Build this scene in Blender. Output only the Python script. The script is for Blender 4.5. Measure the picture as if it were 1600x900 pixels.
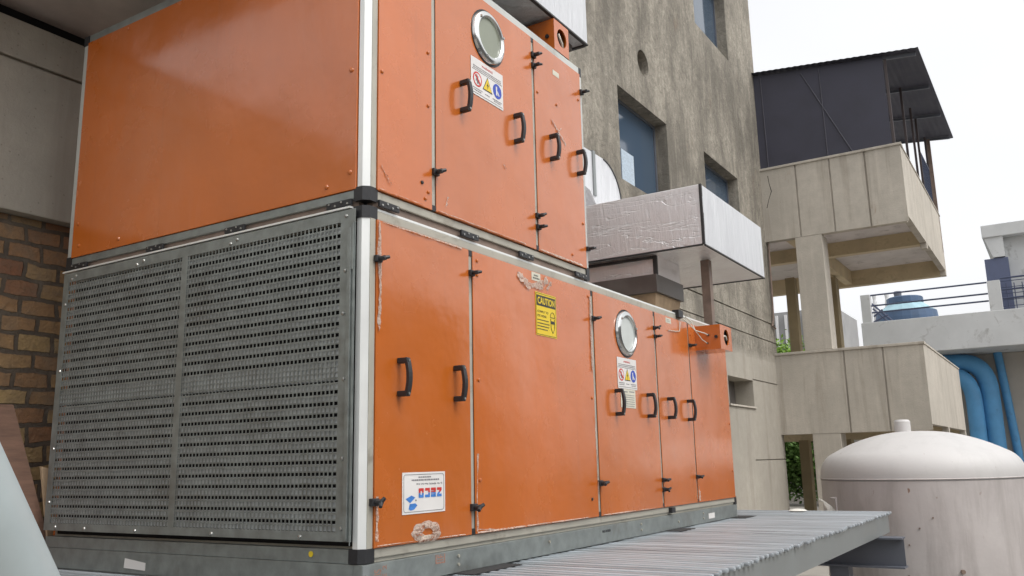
import bpy, bmesh, math, random
from mathutils import Vector, Matrix
random.seed(7)
R = math.radians
for o in list(bpy.data.objects): bpy.data.objects.remove(o)
S = bpy.context.scene
COL = S.collection

# ------------------------------------------------------------------ camera
cam = bpy.data.cameras.new('camera'); co = bpy.data.objects.new('camera', cam); COL.objects.link(co)
yaw, pitch, roll = 0.5599, 0.1993, -0.022
fw = Vector((math.cos(yaw)*math.cos(pitch), math.sin(yaw)*math.cos(pitch), math.sin(pitch)))
rt = Vector((math.sin(yaw), -math.cos(yaw), 0)); up = rt.cross(fw)
r2 = rt*math.cos(roll)+up*math.sin(roll); u2 = -rt*math.sin(roll)+up*math.cos(roll)
CP = Vector((-2.9043, -2.6086, 0.417))
m = Matrix((( r2.x, u2.x, -fw.x, CP.x), (r2.y, u2.y, -fw.y, CP.y), (r2.z, u2.z, -fw.z, CP.z), (0, 0, 0, 1)))
co.matrix_world = m
cam.sensor_width = 36; cam.lens = 1348.07/1600*36; cam.clip_start = .05; cam.clip_end = 2000
S.camera = co

# ------------------------------------------------------------------ world, sun, exposure
SUN_EL, SUN_AZ = R(52), R(-98)      # azimuth measured from +X towards +Y
W = bpy.data.worlds.new('World'); S.world = W; W.use_nodes = True
nt = W.node_tree; N = nt.nodes; L = nt.links
bg = N['Background']; sky = N.new('ShaderNodeTexSky'); sky.sky_type = 'NISHITA'; sky.sun_disc = False
sky.sun_elevation = SUN_EL; sky.sun_rotation = math.pi/2-SUN_AZ
sky.air_density = 1.0; sky.dust_density = 6.0; sky.ozone_density = 1.0
hs = N.new('ShaderNodeHueSaturation'); hs.inputs['Saturation'].default_value = .12
L.new(sky.outputs[0], hs.inputs['Color'])
tcw = N.new('ShaderNodeTexCoord'); nz = N.new('ShaderNodeTexNoise'); nz.inputs['Scale'].default_value = 2.2; nz.inputs['Detail'].default_value = 5
mpw = N.new('ShaderNodeMapping'); mpw.inputs['Scale'].default_value = (1, 1, 2.5)
L.new(tcw.outputs['Generated'], mpw.inputs[0]); L.new(mpw.outputs[0], nz.inputs['Vector'])
rp = N.new('ShaderNodeMapRange'); rp.inputs['From Min'].default_value = .3; rp.inputs['From Max'].default_value = .7
rp.inputs['To Min'].default_value = 2.75; rp.inputs['To Max'].default_value = 3.15
L.new(nz.outputs['Fac'], rp.inputs['Value'])
vm = N.new('ShaderNodeMixRGB'); vm.blend_type = 'MULTIPLY'; vm.inputs[0].default_value = 1
L.new(hs.outputs[0], vm.inputs[1]); L.new(rp.outputs[0], vm.inputs[2]); oc_ = N.new('ShaderNodeMixRGB'); oc_.inputs[0].default_value = .5; oc_.inputs[2].default_value = (12.0, 12.1, 12.3, 1)   # even overcast layer
L.new(vm.outputs[0], oc_.inputs[1]); L.new(oc_.outputs[0], bg.inputs['Color'])
bg.inputs['Strength'].default_value = .12
sl = bpy.data.lights.new('sun', 'SUN'); sl.energy = .6; sl.angle = R(16); sl.color = (1, .95, .88)
so = bpy.data.objects.new('sun', sl); COL.objects.link(so)
sd = Vector((math.cos(SUN_AZ)*math.cos(SUN_EL), math.sin(SUN_AZ)*math.cos(SUN_EL), math.sin(SUN_EL)))
so.rotation_euler = (-sd).to_track_quat('-Z', 'Y').to_euler()
S.view_settings.view_transform = 'Standard'; S.view_settings.look = 'None'
S.view_settings.exposure = -0.30; S.view_settings.gamma = 1
S.render.engine = 'CYCLES'; S.render.resolution_x = 1024; S.render.resolution_y = 576

# ------------------------------------------------------------------ materials
def newmat(name):
    m_ = bpy.data.materials.new(name); m_.use_nodes = True
    return m_, m_.node_tree.nodes, m_.node_tree.links, m_.node_tree.nodes['Principled BSDF']
def noise(N, L, vec, scale, detail=4, rough=.55, dist=0):
    n = N.new('ShaderNodeTexNoise'); n.inputs['Scale'].default_value = scale; n.inputs['Detail'].default_value = detail
    n.inputs['Roughness'].default_value = rough; n.inputs['Distortion'].default_value = dist; L.new(vec, n.inputs['Vector']); return n.outputs['Fac']
def mapping(N, L, sc=(1, 1, 1)):
    tc = N.new('ShaderNodeTexCoord'); mp = N.new('ShaderNodeMapping'); mp.inputs['Scale'].default_value = sc
    L.new(tc.outputs['Object'], mp.inputs[0]); return mp.outputs[0]
def rng(N, L, v, a, b, c=0, d=1):
    r = N.new('ShaderNodeMapRange'); r.inputs['From Min'].default_value = a; r.inputs['From Max'].default_value = b
    r.inputs['To Min'].default_value = c; r.inputs['To Max'].default_value = d; L.new(v, r.inputs['Value']); return r.outputs[0]
def mix(N, L, f, a, b, mode='MIX'):
    x = N.new('ShaderNodeMixRGB'); x.blend_type = mode
    for s, v in ((0, f), (1, a), (2, b)):
        if hasattr(v, 'links') or hasattr(v, 'is_linked'): L.new(v, x.inputs[s])
        elif s == 0: x.inputs[0].default_value = v
        else: x.inputs[s].default_value = (*v[:3], 1)
    return x.outputs[0]
def bump(N, L, h, strength, dist, prev=None):
    b = N.new('ShaderNodeBump'); b.inputs['Strength'].default_value = strength; b.inputs['Distance'].default_value = dist
    L.new(h, b.inputs['Height'])
    if prev: L.new(prev, b.inputs['Normal'])
    return b.outputs[0]
def simple(name, col, rough=.5, metal=0, var=.12, scale=6, bmp=.1, bs=40, spec=.5, stretch=(1, 1, 1), dirt=None, bd=.01):
    m_, N, L, P = newmat(name); v = mapping(N, L, stretch)
    n = noise(N, L, v, scale, 6); c = mix(N, L, rng(N, L, n, .3, .7), [x*(1-var) for x in col], [min(1, x*(1+var)) for x in col])
    if dirt:
        n2 = noise(N, L, v, dirt[2], 8, .65, .4); c = mix(N, L, rng(N, L, n2, dirt[3], dirt[3]+.15, 0, dirt[1]), c, dirt[0])
    L.new(c, P.inputs['Base Color']); P.inputs['Roughness'].default_value = rough; P.inputs['Metallic'].default_value = metal
    P.inputs['Specular IOR Level'].default_value = spec
    L.new(rng(N, L, n, .3, .7, max(0.02, rough-.08), min(1, rough+.08)), P.inputs['Roughness'])
    if bmp: L.new(bump(N, L, noise(N, L, v, bs, 5), bmp, bd), P.inputs['Normal'])
    return m_

def orange(name, col, wav):
    m_, N, L, P = newmat(name); v = mapping(N, L)
    n = noise(N, L, v, 1.3, 5); c = mix(N, L, rng(N, L, n, .3, .7), [x*.93 for x in col], [min(1, x*1.07) for x in col])
    fd_ = noise(N, L, mapping(N, L, (1.2, 1.2, .5)), 1.1, 6, .7, .5); c = mix(N, L, rng(N, L, fd_, .48, .68, 0, .32), c, (.56, .20, .09))
    ru_ = noise(N, L, mapping(N, L, (14, 14, .8)), 1.0, 5, .6); c = mix(N, L, rng(N, L, ru_, .58, .75, 0, .22), c, (.30, .085, .03))
    # rubbed pale patches and fine scratches
    v2 = mapping(N, L, (26, 26, 5)); s1 = noise(N, L, v2, 1.0, 9, .75, 1.5)
    mask = noise(N, L, v, 2.3, 3); mk = rng(N, L, mask, .56, .68, 0, 1)
    sc = rng(N, L, s1, .66, .72, 0, .38)
    mm = N.new('ShaderNodeMath'); mm.operation = 'MULTIPLY'; L.new(sc, mm.inputs[0]); L.new(mk, mm.inputs[1])
    c = mix(N, L, mm.outputs[0], c, (.80, .50, .38))
    sp = noise(N, L, v, 55, 3, .6); c = mix(N, L, rng(N, L, sp, .76, .79, 0, .5), c, (.72, .42, .3))
    L.new(c, P.inputs['Base Color'])
    dn = noise(N, L, v, 3.0, 6); L.new(rng(N, L, dn, .3, .75, .17, .34), P.inputs['Roughness'])
    P.inputs['Specular IOR Level'].default_value = .5
    P.inputs['Coat Weight'].default_value = .7; P.inputs['Coat Roughness'].default_value = .12; P.inputs['Coat IOR'].default_value = 1.5
    b0 = bump(N, L, noise(N, L, v, .9, 2, .4), .6, wav*1.8); dv_ = N.new('ShaderNodeTexVoronoi'); dv_.inputs['Scale'].default_value = 1.7; dv_.inputs['Randomness'].default_value = 1; L.new(v, dv_.inputs['Vector']); b0 = bump(N, L, rng(N, L, dv_.outputs['Distance'], .0, .10, 0, 1), .35, .004, b0); b1 = bump(N, L, noise(N, L, v, 3.4, 3), .30, wav*.6, b0); b2 = bump(N, L, noise(N, L, v, 90, 4), .06, .004, b1)
    L.new(b2, P.inputs['Normal']); return m_
M = {}
M['orange'] = orange('orange_coated_sheet', (.51, .122, .014), .045)
M['orange_door'] = orange('orange_coated_door', (.49, .122, .016), .05)
M['alu'] = simple('aluminium_profile', (.52, .53, .50), .42, .35, .1, 3, .05, 30, dirt=((.28, .25, .2), .5, 5, .56))
M['alu_tan'] = simple('weathered_aluminium', (.42, .40, .34), .5, .2, .1, 4, .05, 30, dirt=((.2, .17, .13), .6, 6, .55))
M['alu_bright'] = simple('bright_aluminium', (.78, .79, .77), .35, .3, .05, 3, .03, 30)
M['galv'] = simple('galvanised_sheet', (.27, .295, .285), .42, .55, .18, 14, .06, 25, dirt=((.16, .15, .13), .5, 3, .55))
M['galv_dark'] = simple('galvanised_blade', (.40, .42, .42), .55, .1, .2, 8, .05, 25)
M['black'] = simple('black_plastic', (.018, .018, .02), .45, 0, .2, 20, .08, 60)
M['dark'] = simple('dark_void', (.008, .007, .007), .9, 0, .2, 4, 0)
M['chrome'] = simple('polished_steel_rim', (.62, .63, .62), .16, .95, .05, 5, .05, 12)
M['bolt'] = simple('zinc_bolt', (.42, .42, .40), .3, .8, .1, 20, 0)
M['white'] = simple('white_vinyl', (.70, .68, .66), .5, 0, .04, 8, .02, 30)
M['paper'] = simple('off_white_paper', (.60, .58, .48), .7, 0, .08, 20, .03, 30)
M['ink'] = simple('black_ink', (.03, .03, .035), .6, 0, .1, 8, 0)
M['grey_ink'] = simple('grey_ink', (.20, .19, .20), .6, 0, .1, 8, 0)
M['yellow'] = simple('yellow_vinyl', (.72, .52, .025), .45, 0, .04, 8, .02, 30)
M['red'] = simple('red_ink', (.55, .035, .03), .5, 0, .05, 8, 0)
M['fade_red'] = simple('faded_red_stamp', (.36, .19, .14), .6, 0, .3, 90, 0)
M['blue'] = simple('blue_ink', (.03, .07, .42), .5, 0, .05, 8, 0)
M['logo_blue'] = simple('logo_blue_ink', (.05, .20, .55), .5, 0, .25, 60, 0)
M['wire'] = simple('cream_wire', (.62, .58, .5), .5, 0, .08, 10, 0)
M['tape'] = simple('black_tape', (.035, .033, .033), .6, 0, .2, 14, .2, 20)
M['rust_post'] = simple('brown_painted_steel', (.20, .145, .115), .6, 0, .25, 9, .15, 40)
M['canvas'] = simple('tan_canvas', (.42, .30, .19), .85, 0, .2, 8, .4, 18)
M['dkmetal'] = simple('dull_duct_steel', (.17, .155, .145), .45, .5, .15, 5, .1, 12)
M['bargrey'] = simple('pale_painted_bar', (.38, .42, .45), .34, .2, .32, 2.2, .1, 20, stretch=(7, .35, 1), dirt=((.20, .20, .20), .5, 3, .58))
M['steelgrey'] = simple('grey_painted_steel', (.21, .225, .225), .45, .1, .08, 3, .05, 30, dirt=((.2, .17, .13), .4, 5, .6))
M['steelblue'] = simple('dark_grey_painted_steel', (.115, .125, .15), .45, .1, .1, 3, .05, 30)
M['rubber'] = simple('rubber_mat', (.03, .028, .028), .8, 0, .2, 20, .3, 30)
M['pipe'] = simple('white_plastic_pipe', (.42, .48, .49), .45, 0, .10, 3, .05, 20, dirt=((.22, .24, .24), .6, 10, .62))
M['board'] = simple('reddish_plywood', (.17, .095, .065), .7, 0, .25, 6, .15, 30, stretch=(1, 1, 6))
M['yellowpaint'] = simple('ochre_paint', (.56, .46, .30), .8, 0, .15, 2, .15, 12, dirt=((.25, .2, .13), .5, 4, .55))
M['olivepaint'] = simple('olive_brown_paint', (.30, .24, .14), .8, 0, .15, 2, .15, 12)  # the ochre paint again, with the rear columns' shade put into its colour
M['soffit'] = simple('grey_plaster_soffit', (.62, .58, .56), .9, 0, .12, 1.5, .15, 12, dirt=((.25, .22, .2), .5, 2.5, .55))
M['soffit_dark'] = simple('brown_grey_soffit', (.50, .43, .39), .9, 0, .2, 2.5, .2, 14)
M['roofbatten'] = simple('dark_batten', (.062, .060, .078), .6, 0, .1, 2, 0)
M['darkpost'] = simple('dark_brown_post', (.06, .045, .045), .6, 0, .1, 2, 0)
M['roofing'] = simple('dark_bitumen_sheet', (.046, .046, .066), .6, .1, .15, 2, .1, 8)
M['white_wall'] = simple('white_painted_wall', (.58, .59, .59), .8, 0, .08, 1.2, .1, 10, dirt=((.26, .25, .235), .75, 2.4, .57))
M['beige_wall'] = simple('beige_render', (.42, .39, .35), .85, 0, .08, 1.2, .1, 10)
M['bluegrey'] = simple('blue_grey_cladding', (.10, .12, .20), .5, 0, .08, 4, .05, 10)
M['bluepipe'] = simple('blue_painted_pipe', (.09, .30, .56), .5, 0, .12, 2, .08, 10, dirt=((.04, .08, .14), .5, 3, .6))
M['railing'] = simple('dark_blue_railing', (.06, .075, .13), .5, .2, .1, 6, .05, 10)
M['towerblue'] = simple('blue_tower_sheet', (.055, .10, .18), .6, 0, .15, 2, .05, 10)
M['towerpale'] = simple('pale_cyan_roof', (.30, .46, .52), .5, 0, .12, 1.5, .05, 10)
M['towerwhite'] = simple('hazy_white_stack', (.62, .62, .62), .7, 0, .05, 1.5, 0)
M['blindwhite'] = simple('pale_window_blind', (.42, .50, .58), .6, 0, .25, 30, 0, stretch=(1, 1, 3))  # colour of the reflections painted on a window pane
M['leaf'] = simple('leaf_green', (.09, .17, .035), .6, 0, .6, 1.5, 0, spec=.3)
M['leaf_light'] = simple('young_leaf_green', (.20, .34, .05), .55, 0, .5, 1.5, 0, spec=.3)
M['bark'] = simple('bark', (.09, .065, .045), .9, 0, .3, 6, .5, 20)
M['ground'] = simple('terrace_concrete', (.30, .28, .25), .9, 0, .2, .6, .3, 20, dirt=((.13, .12, .10), .6, 1.1, .5))
M['grey_far'] = simple('far_grey_render', (.28, .28, .28), .9, 0, .12, 1, .05, 8)
M['cloth'] = simple('white_cloth', (.72, .70, .64), .9, 0, .06, 30, .2, 60)

def concrete(name, base, rough_top=None, streak=.35, split=None):
    """board-marked concrete with pores, vertical water streaks; above z=split a coarse roughcast"""
    m_, N, L, P = newmat(name); v = mapping(N, L)
    big = noise(N, L, v, .55, 5); c = mix(N, L, rng(N, L, big, .3, .7), [x*.86 for x in base], [x*1.12 for x in base])
    med = noise(N, L, v, 5, 8, .65); c = mix(N, L, rng(N, L, med, .35, .65, 0, .35), c, [x*.72 for x in base])
    vs = mapping(N, L, (2.6, 2.6, .22)); st = noise(N, L, vs, 1.2, 7, .6, .3)
    c = mix(N, L, rng(N, L, st, .52, .68, 0, streak), c, [base[0]*.5, base[1]*.46, base[2]*.42])
    st2 = noise(N, L, vs, 3.1, 5, .6); c = mix(N, L, rng(N, L, st2, .55, .7, 0, streak*.5), c, [min(1, x*1.3) for x in base])
    vr = mapping(N, L, (.9, .9, .25)); rs = noise(N, L, vr, 1.9, 7, .7, .5)
    c = mix(N, L, rng(N, L, rs, .66, .74, 0, .5), c, (.26, .13, .07))
    pores = N.new('ShaderNodeTexVoronoi'); pores.inputs['Scale'].default_value = 17; L.new(v, pores.inputs['Vector'])
    pr = rng(N, L, pores.outputs['Distance'], .06, .13, 1, 0); c = mix(N, L, rng(N, L, pr, 0, 1, 0, .45), c, [x*.35 for x in base])
    nb = bump(N, L, noise(N, L, v, 30, 8, .7), .35, .02)
    if split is not None:
        vt = mapping(N, L, (5, 5, 4.4)); rc = noise(N, L, vt, 1.6, 9, .78, .6)
        tc = N.new('ShaderNodeTexCoord'); sx = N.new('ShaderNodeSeparateXYZ'); L.new(tc.outputs['Object'], sx.inputs[0])
        ad = N.new('ShaderNodeMath'); ad.operation = 'ADD'; L.new(sx.outputs[2], ad.inputs[0]); L.new(rng(N, L, noise(N, L, v, 1.3, 5), 0, 1, -.25, .25), ad.inputs[1])
        f = rng(N, L, ad.outputs[0], split-.12, split+.12)
        c2 = mix(N, L, rng(N, L, rc, .30, .70), [x*.55 for x in rough_top], [min(1, x*1.5) for x in rough_top])
        c2 = mix(N, L, rng(N, L, st, .50, .72, 0, .5), c2, [x*.5 for x in rough_top])
        c2 = mix(N, L, rng(N, L, noise(N, L, mapping(N, L, (1, 1, .45)), .85, 7, .68), .42, .60, 0, .8), c2, [x*.44 for x in rough_top]); c2 = mix(N, L, rng(N, L, st2, .55, .7, 0, .3), c2, [min(1, x*1.6) for x in rough_top])
        c2 = mix(N, L, rng(N, L, rs, .62, .72, 0, .45), c2, (.24, .14, .08))
        c = mix(N, L, f, c, c2)
        hh = N.new('ShaderNodeMath'); hh.operation = 'MULTIPLY'; L.new(rc, hh.inputs[0]); L.new(f, hh.inputs[1])
        nb = bump(N, L, hh.outputs[0], .8, .06, nb)
    L.new(c, P.inputs['Base Color']); P.inputs['Roughness'].default_value = .92; P.inputs['Specular IOR Level'].default_value = .25
    L.new(nb, P.inputs['Normal']); return m_
M['wall'] = concrete('weathered_facade', (.375, .345, .295), (.33, .30, .25), .3, 3.9)
M['conc'] = concrete('balcony_concrete', (.49, .45, .39), None, .5)
M['conc_left'] = concrete('grey_beam_concrete', (.40, .37, .315), None, .3)

def brickmat():
    m_, N, L, P = newmat('old_brickwork'); tc = N.new('ShaderNodeTexCoord'); sx = N.new('ShaderNodeSeparateXYZ'); L.new(tc.outputs['Object'], sx.inputs[0])
    cb = N.new('ShaderNodeCombineXYZ'); L.new(sx.outputs[0], cb.inputs[0]); L.new(sx.outputs[2], cb.inputs[1])
    ns = N.new('ShaderNodeTexNoise'); ns.inputs['Scale'].default_value = 3.5; ns.inputs['Detail'].default_value = 4; L.new(cb.outputs[0], ns.inputs['Vector'])
    vs = N.new('ShaderNodeVectorMath'); vs.operation = 'SCALE'; vs.inputs['Scale'].default_value = .085; L.new(ns.outputs['Color'], vs.inputs[0])
    ad = N.new('ShaderNodeVectorMath'); L.new(cb.outputs[0], ad.inputs[0]); L.new(vs.outputs[0], ad.inputs[1])
    b = N.new('ShaderNodeTexBrick'); L.new(ad.outputs[0], b.inputs['Vector']); b.inputs['Scale'].default_value = 1
    b.inputs['Brick Width'].default_value = .235; b.inputs['Row Height'].default_value = .118; b.inputs['Mortar Size'].default_value = .016
    b.inputs['Mortar Smooth'].default_value = .3; b.inputs['Bias'].default_value = -.1
    b.inputs['Color1'].default_value = (.42, .29, .13, 1); b.inputs['Color2'].default_value = (.24, .09, .05, 1); b.inputs['Mortar'].default_value = (.085, .07, .055, 1)
    n = noise(N, L, tc.outputs['Object'], 14, 8, .7); n5 = noise(N, L, tc.outputs['Object'], 2.6, 6, .65); c = mix(N, L, rng(N, L, n, .35, .7, 0, .6), b.outputs['Color'], (.15, .11, .075)); c = mix(N, L, rng(N, L, n5, .5, .68, 0, .6), c, (.20, .17, .13))
    L.new(c, P.inputs['Base Color']); P.inputs['Roughness'].default_value = .95
    b1 = bump(N, L, rng(N, L, b.outputs['Fac'], 0, 1, 1, 0), .7, .02); L.new(bump(N, L, n, .9, .03, b1), P.inputs['Normal']); return m_
M['brick'] = brickmat()

def foil(name, crinkle):
    m_, N, L, P = newmat(name); v = mapping(N, L, (1, 1, .35)); v1 = mapping(N, L)
    n = noise(N, L, mapping(N, L, (11, 17, 2.6)), 1.5, 6, .62, .9)
    n2 = noise(N, L, mapping(N, L, (2, .8, 6)), 1.3, 3, .5, 1.4)
    ab_ = N.new('ShaderNodeMath'); ab_.operation = 'SUBTRACT'; ab_.inputs[1].default_value = .5; L.new(n2, ab_.inputs[0])
    a2_ = N.new('ShaderNodeMath'); a2_.operation = 'ABSOLUTE'; L.new(ab_.outputs[0], a2_.inputs[0])
    crease = rng(N, L, a2_.outputs[0], 0, .018, 0, 1)
    b1 = bump(N, L, n, crinkle*.55, .035); b2 = bump(N, L, crease, crinkle*.9, .012, b1); L.new(b2, P.inputs['Normal'])
    d = noise(N, L, v1, 3, 6); L.new(mix(N, L, rng(N, L, d, .35, .7), (.92, .90, .90), (.84, .81, .81)), P.inputs['Base Color'])
    P.inputs['Metallic'].default_value = .45; L.new(rng(N, L, d, .3, .7, .28, .42), P.inputs['Roughness']); return m_
M['foil'] = foil('crinkled_foil_cladding', .5)
M['foil_flat'] = foil('smooth_foil_cladding', .22)
def whiteclad():
    m_, N, L, P = newmat('white_duct_cladding'); v = mapping(N, L, (9, 9, 1.1)); n = noise(N, L, v, 2, 6, .6, .7)
    L.new(mix(N, L, rng(N, L, n, .35, .75), (.66, .67, .69), (.54, .55, .57)), P.inputs['Base Color'])
    P.inputs['Roughness'].default_value = .38; P.inputs['Metallic'].default_value = .15
    L.new(bump(N, L, n, .5, .04), P.inputs['Normal']); return m_
M['whiteclad'] = whiteclad()

def glassmat():
    m_, N, L, P = newmat('dark_window_glass'); v = mapping(N, L)
    P.inputs['Base Color'].default_value = (.055, .085, .125, 1); P.inputs['Roughness'].default_value = .06; P.inputs['Specular IOR Level'].default_value = .9
    L.new(bump(N, L, noise(N, L, v, .8, 2), .1, .05), P.inputs['Normal']); return m_
M['glass'] = glassmat()
M['porthole'] = simple('cloudy_porthole_glass', (.23, .25, .19), .3, 0, .1, 4, .02, 10, spec=.6)
M['porthole_pale'] = simple('dusty_porthole_glass', (.52, .55, .53), .35, 0, .1, 4, .02, 10, spec=.6)

def filmmat():
    m_, N, L, P = newmat('peeled_plastic_film'); v = mapping(N, L); n = noise(N, L, v, 30, 6, .7, 2)
    P.inputs['Base Color'].default_value = (.66, .52, .43, 1); P.inputs['Roughness'].default_value = .25
    L.new(rng(N, L, n, .36, .52, .08, .85), P.inputs['Alpha']); L.new(bump(N, L, n, .8, .02), P.inputs['Normal']); return m_
M['film'] = filmmat()

def tankmat(kind):
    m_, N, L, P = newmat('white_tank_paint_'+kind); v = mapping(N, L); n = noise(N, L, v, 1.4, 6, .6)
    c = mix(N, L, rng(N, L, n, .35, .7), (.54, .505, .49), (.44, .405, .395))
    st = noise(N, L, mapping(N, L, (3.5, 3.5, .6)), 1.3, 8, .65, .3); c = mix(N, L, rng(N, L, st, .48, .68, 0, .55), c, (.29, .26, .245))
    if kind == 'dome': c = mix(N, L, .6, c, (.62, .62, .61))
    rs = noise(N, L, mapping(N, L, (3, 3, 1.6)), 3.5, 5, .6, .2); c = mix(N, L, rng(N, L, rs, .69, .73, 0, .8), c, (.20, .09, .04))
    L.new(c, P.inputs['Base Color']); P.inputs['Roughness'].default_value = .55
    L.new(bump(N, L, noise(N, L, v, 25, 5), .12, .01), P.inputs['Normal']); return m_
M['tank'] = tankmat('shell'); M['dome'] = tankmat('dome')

# ------------------------------------------------------------------ mesh helpers
ORG = {}
class MB:
    def __init__(s): s.bm = bmesh.new()
    def box(s, x0, x1, y0, y1, z0, z1, bev=0):
        r = bmesh.ops.create_cube(s.bm, size=1)['verts']
        bmesh.ops.transform(s.bm, matrix=Matrix.Translation(((x0+x1)/2, (y0+y1)/2, (z0+z1)/2)) @ Matrix.Diagonal((x1-x0, y1-y0, z1-z0, 1)), verts=r)
        if bev:
            ed = list({e for v in r for e in v.link_edges}); bmesh.ops.bevel(s.bm, geom=ed, offset=bev, segments=2, affect='EDGES', profile=.6)
        return s
    def poly(s, pts):
        s.bm.faces.new([s.bm.verts.new(p) for p in pts]); return s
    def prism(s, pts, ext):
        """closed polygon pts (3-D) extruded by vector ext"""
        e = Vector(ext); a = [s.bm.verts.new(p) for p in pts]; b = [s.bm.verts.new(Vector(p)+e) for p in pts]
        n = len(pts); s.bm.faces.new(a); s.bm.faces.new(b[::-1])
        for i in range(n): s.bm.faces.new((a[i], b[i], b[(i+1) % n], a[(i+1) % n]))
        return s
    def tube(s, pts, r, seg=10, caps=True):
        pts = [Vector(p) for p in pts]; rings = []
        rr = r if isinstance(r, (list, tuple)) else [r]*len(pts); prev = None
        for i, p in enumerate(pts):
            t = (pts[min(i+1, len(pts)-1)]-pts[max(i-1, 0)]).normalized()
            if prev is None:
                a = t.orthogonal().normalized()
            else:
                a = (prev-t*prev.dot(t)).normalized()
            prev = a; b = t.cross(a)
            rings.append([s.bm.verts.new(p+(a*math.cos(k*2*math.pi/seg)+b*math.sin(k*2*math.pi/seg))*rr[i]) for k in range(seg)])
        for i in range(len(rings)-1):
            for k in range(seg): s.bm.faces.new((rings[i][k], rings[i][(k+1) % seg], rings[i+1][(k+1) % seg], rings[i+1][k]))
        if caps: s.bm.faces.new(rings[0][::-1]); s.bm.faces.new(rings[-1])
        return s
    def lathe(s, prof, c, seg=48, axis='z'):
        rings = []
        for (r, h) in prof:
            ring = []
            for k in range(seg):
                a = 2*math.pi*k/seg; x, y = r*math.cos(a), r*math.sin(a)
                p = {'z': (x, y, h), 'y': (x, h, y), 'x': (h, x, y)}[axis]
                ring.append(s.bm.verts.new(Vector(c)+Vector(p)))
            rings.append(ring)
        for i in range(len(rings)-1):
            for k in range(seg): s.bm.faces.new((rings[i][k], rings[i][(k+1) % seg], rings[i+1][(k+1) % seg], rings[i+1][k]))
        s.bm.faces.new(rings[0][::-1]); s.bm.faces.new(rings[-1]); return s
    def build(s, name, mat, parent=None, smooth=False, label=None):
        bmesh.ops.recalc_face_normals(s.bm, faces=s.bm.faces[:])
        if parent is not None:
            og = ORG[parent.name]; bmesh.ops.translate(s.bm, vec=-og, verts=s.bm.verts[:])
        else: og = Vector((0, 0, 0))
        me = bpy.data.meshes.new(name); s.bm.to_mesh(me); s.bm.free()
        if isinstance(mat, str): mat = M[mat]
        me.materials.append(mat)
        if smooth:
            for p in me.polygons: p.use_smooth = True
            try: me.set_sharp_from_angle(angle=R(35))
            except Exception: pass
        o = bpy.data.objects.new(name, me); COL.objects.link(o)
        if parent is not None: o.parent = parent
        ORG[o.name] = og.copy()
        if label: o['label'] = label
        return o
def thing(name, label, cat, loc, group=None):
    o = bpy.data.objects.new(name, None); COL.objects.link(o); o.location = loc; o.empty_display_size = .1
    o['label'] = label; o['category'] = cat
    if group: o['group'] = group
    ORG[o.name] = Vector(loc); return o
def tag(o, label, cat, group=None):
    o['label'] = label; o['category'] = cat
    if group: o['group'] = group
    return o
def structure(o): o['kind'] = 'structure'; return o
def text(body, x, z, y, size, mat, parent, w=None, h=None, rot=0, bold=0, name='lettering'):
    """lettering lying in the front (-Y) plane, centred on x, z"""
    cu = bpy.data.curves.new('t', 'FONT'); cu.body = body; cu.size = size; cu.align_x = 'CENTER'; cu.align_y = 'CENTER'; cu.offset = bold; cu.extrude = .0004
    to = bpy.data.objects.new('t', cu); COL.objects.link(to); bpy.context.view_layer.update()
    me = bpy.data.meshes.new_from_object(to.evaluated_get(bpy.context.evaluated_depsgraph_get()))
    bpy.data.objects.remove(to)
    bm = bmesh.new(); bm.from_mesh(me); bpy.data.meshes.remove(me)
    xs = [v.co.x for v in bm.verts]; ys = [v.co.y for v in bm.verts]
    cx, cy = (min(xs)+max(xs))/2, (min(ys)+max(ys))/2
    sx = w/(max(xs)-min(xs)) if w else 1; sy = h/(max(ys)-min(ys)) if h else (sx if w else 1)
    ca, sa = math.cos(rot), math.sin(rot)
    for v in bm.verts:
        a, b = (v.co.x-cx)*sx, (v.co.y-cy)*sy; zz = v.co.z
        v.co = Vector((x+a*ca-b*sa, y-zz, z+a*sa+b*ca))
    mb = MB(); mb.bm.free(); mb.bm = bm
    return mb.build(name, mat, parent)

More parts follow.
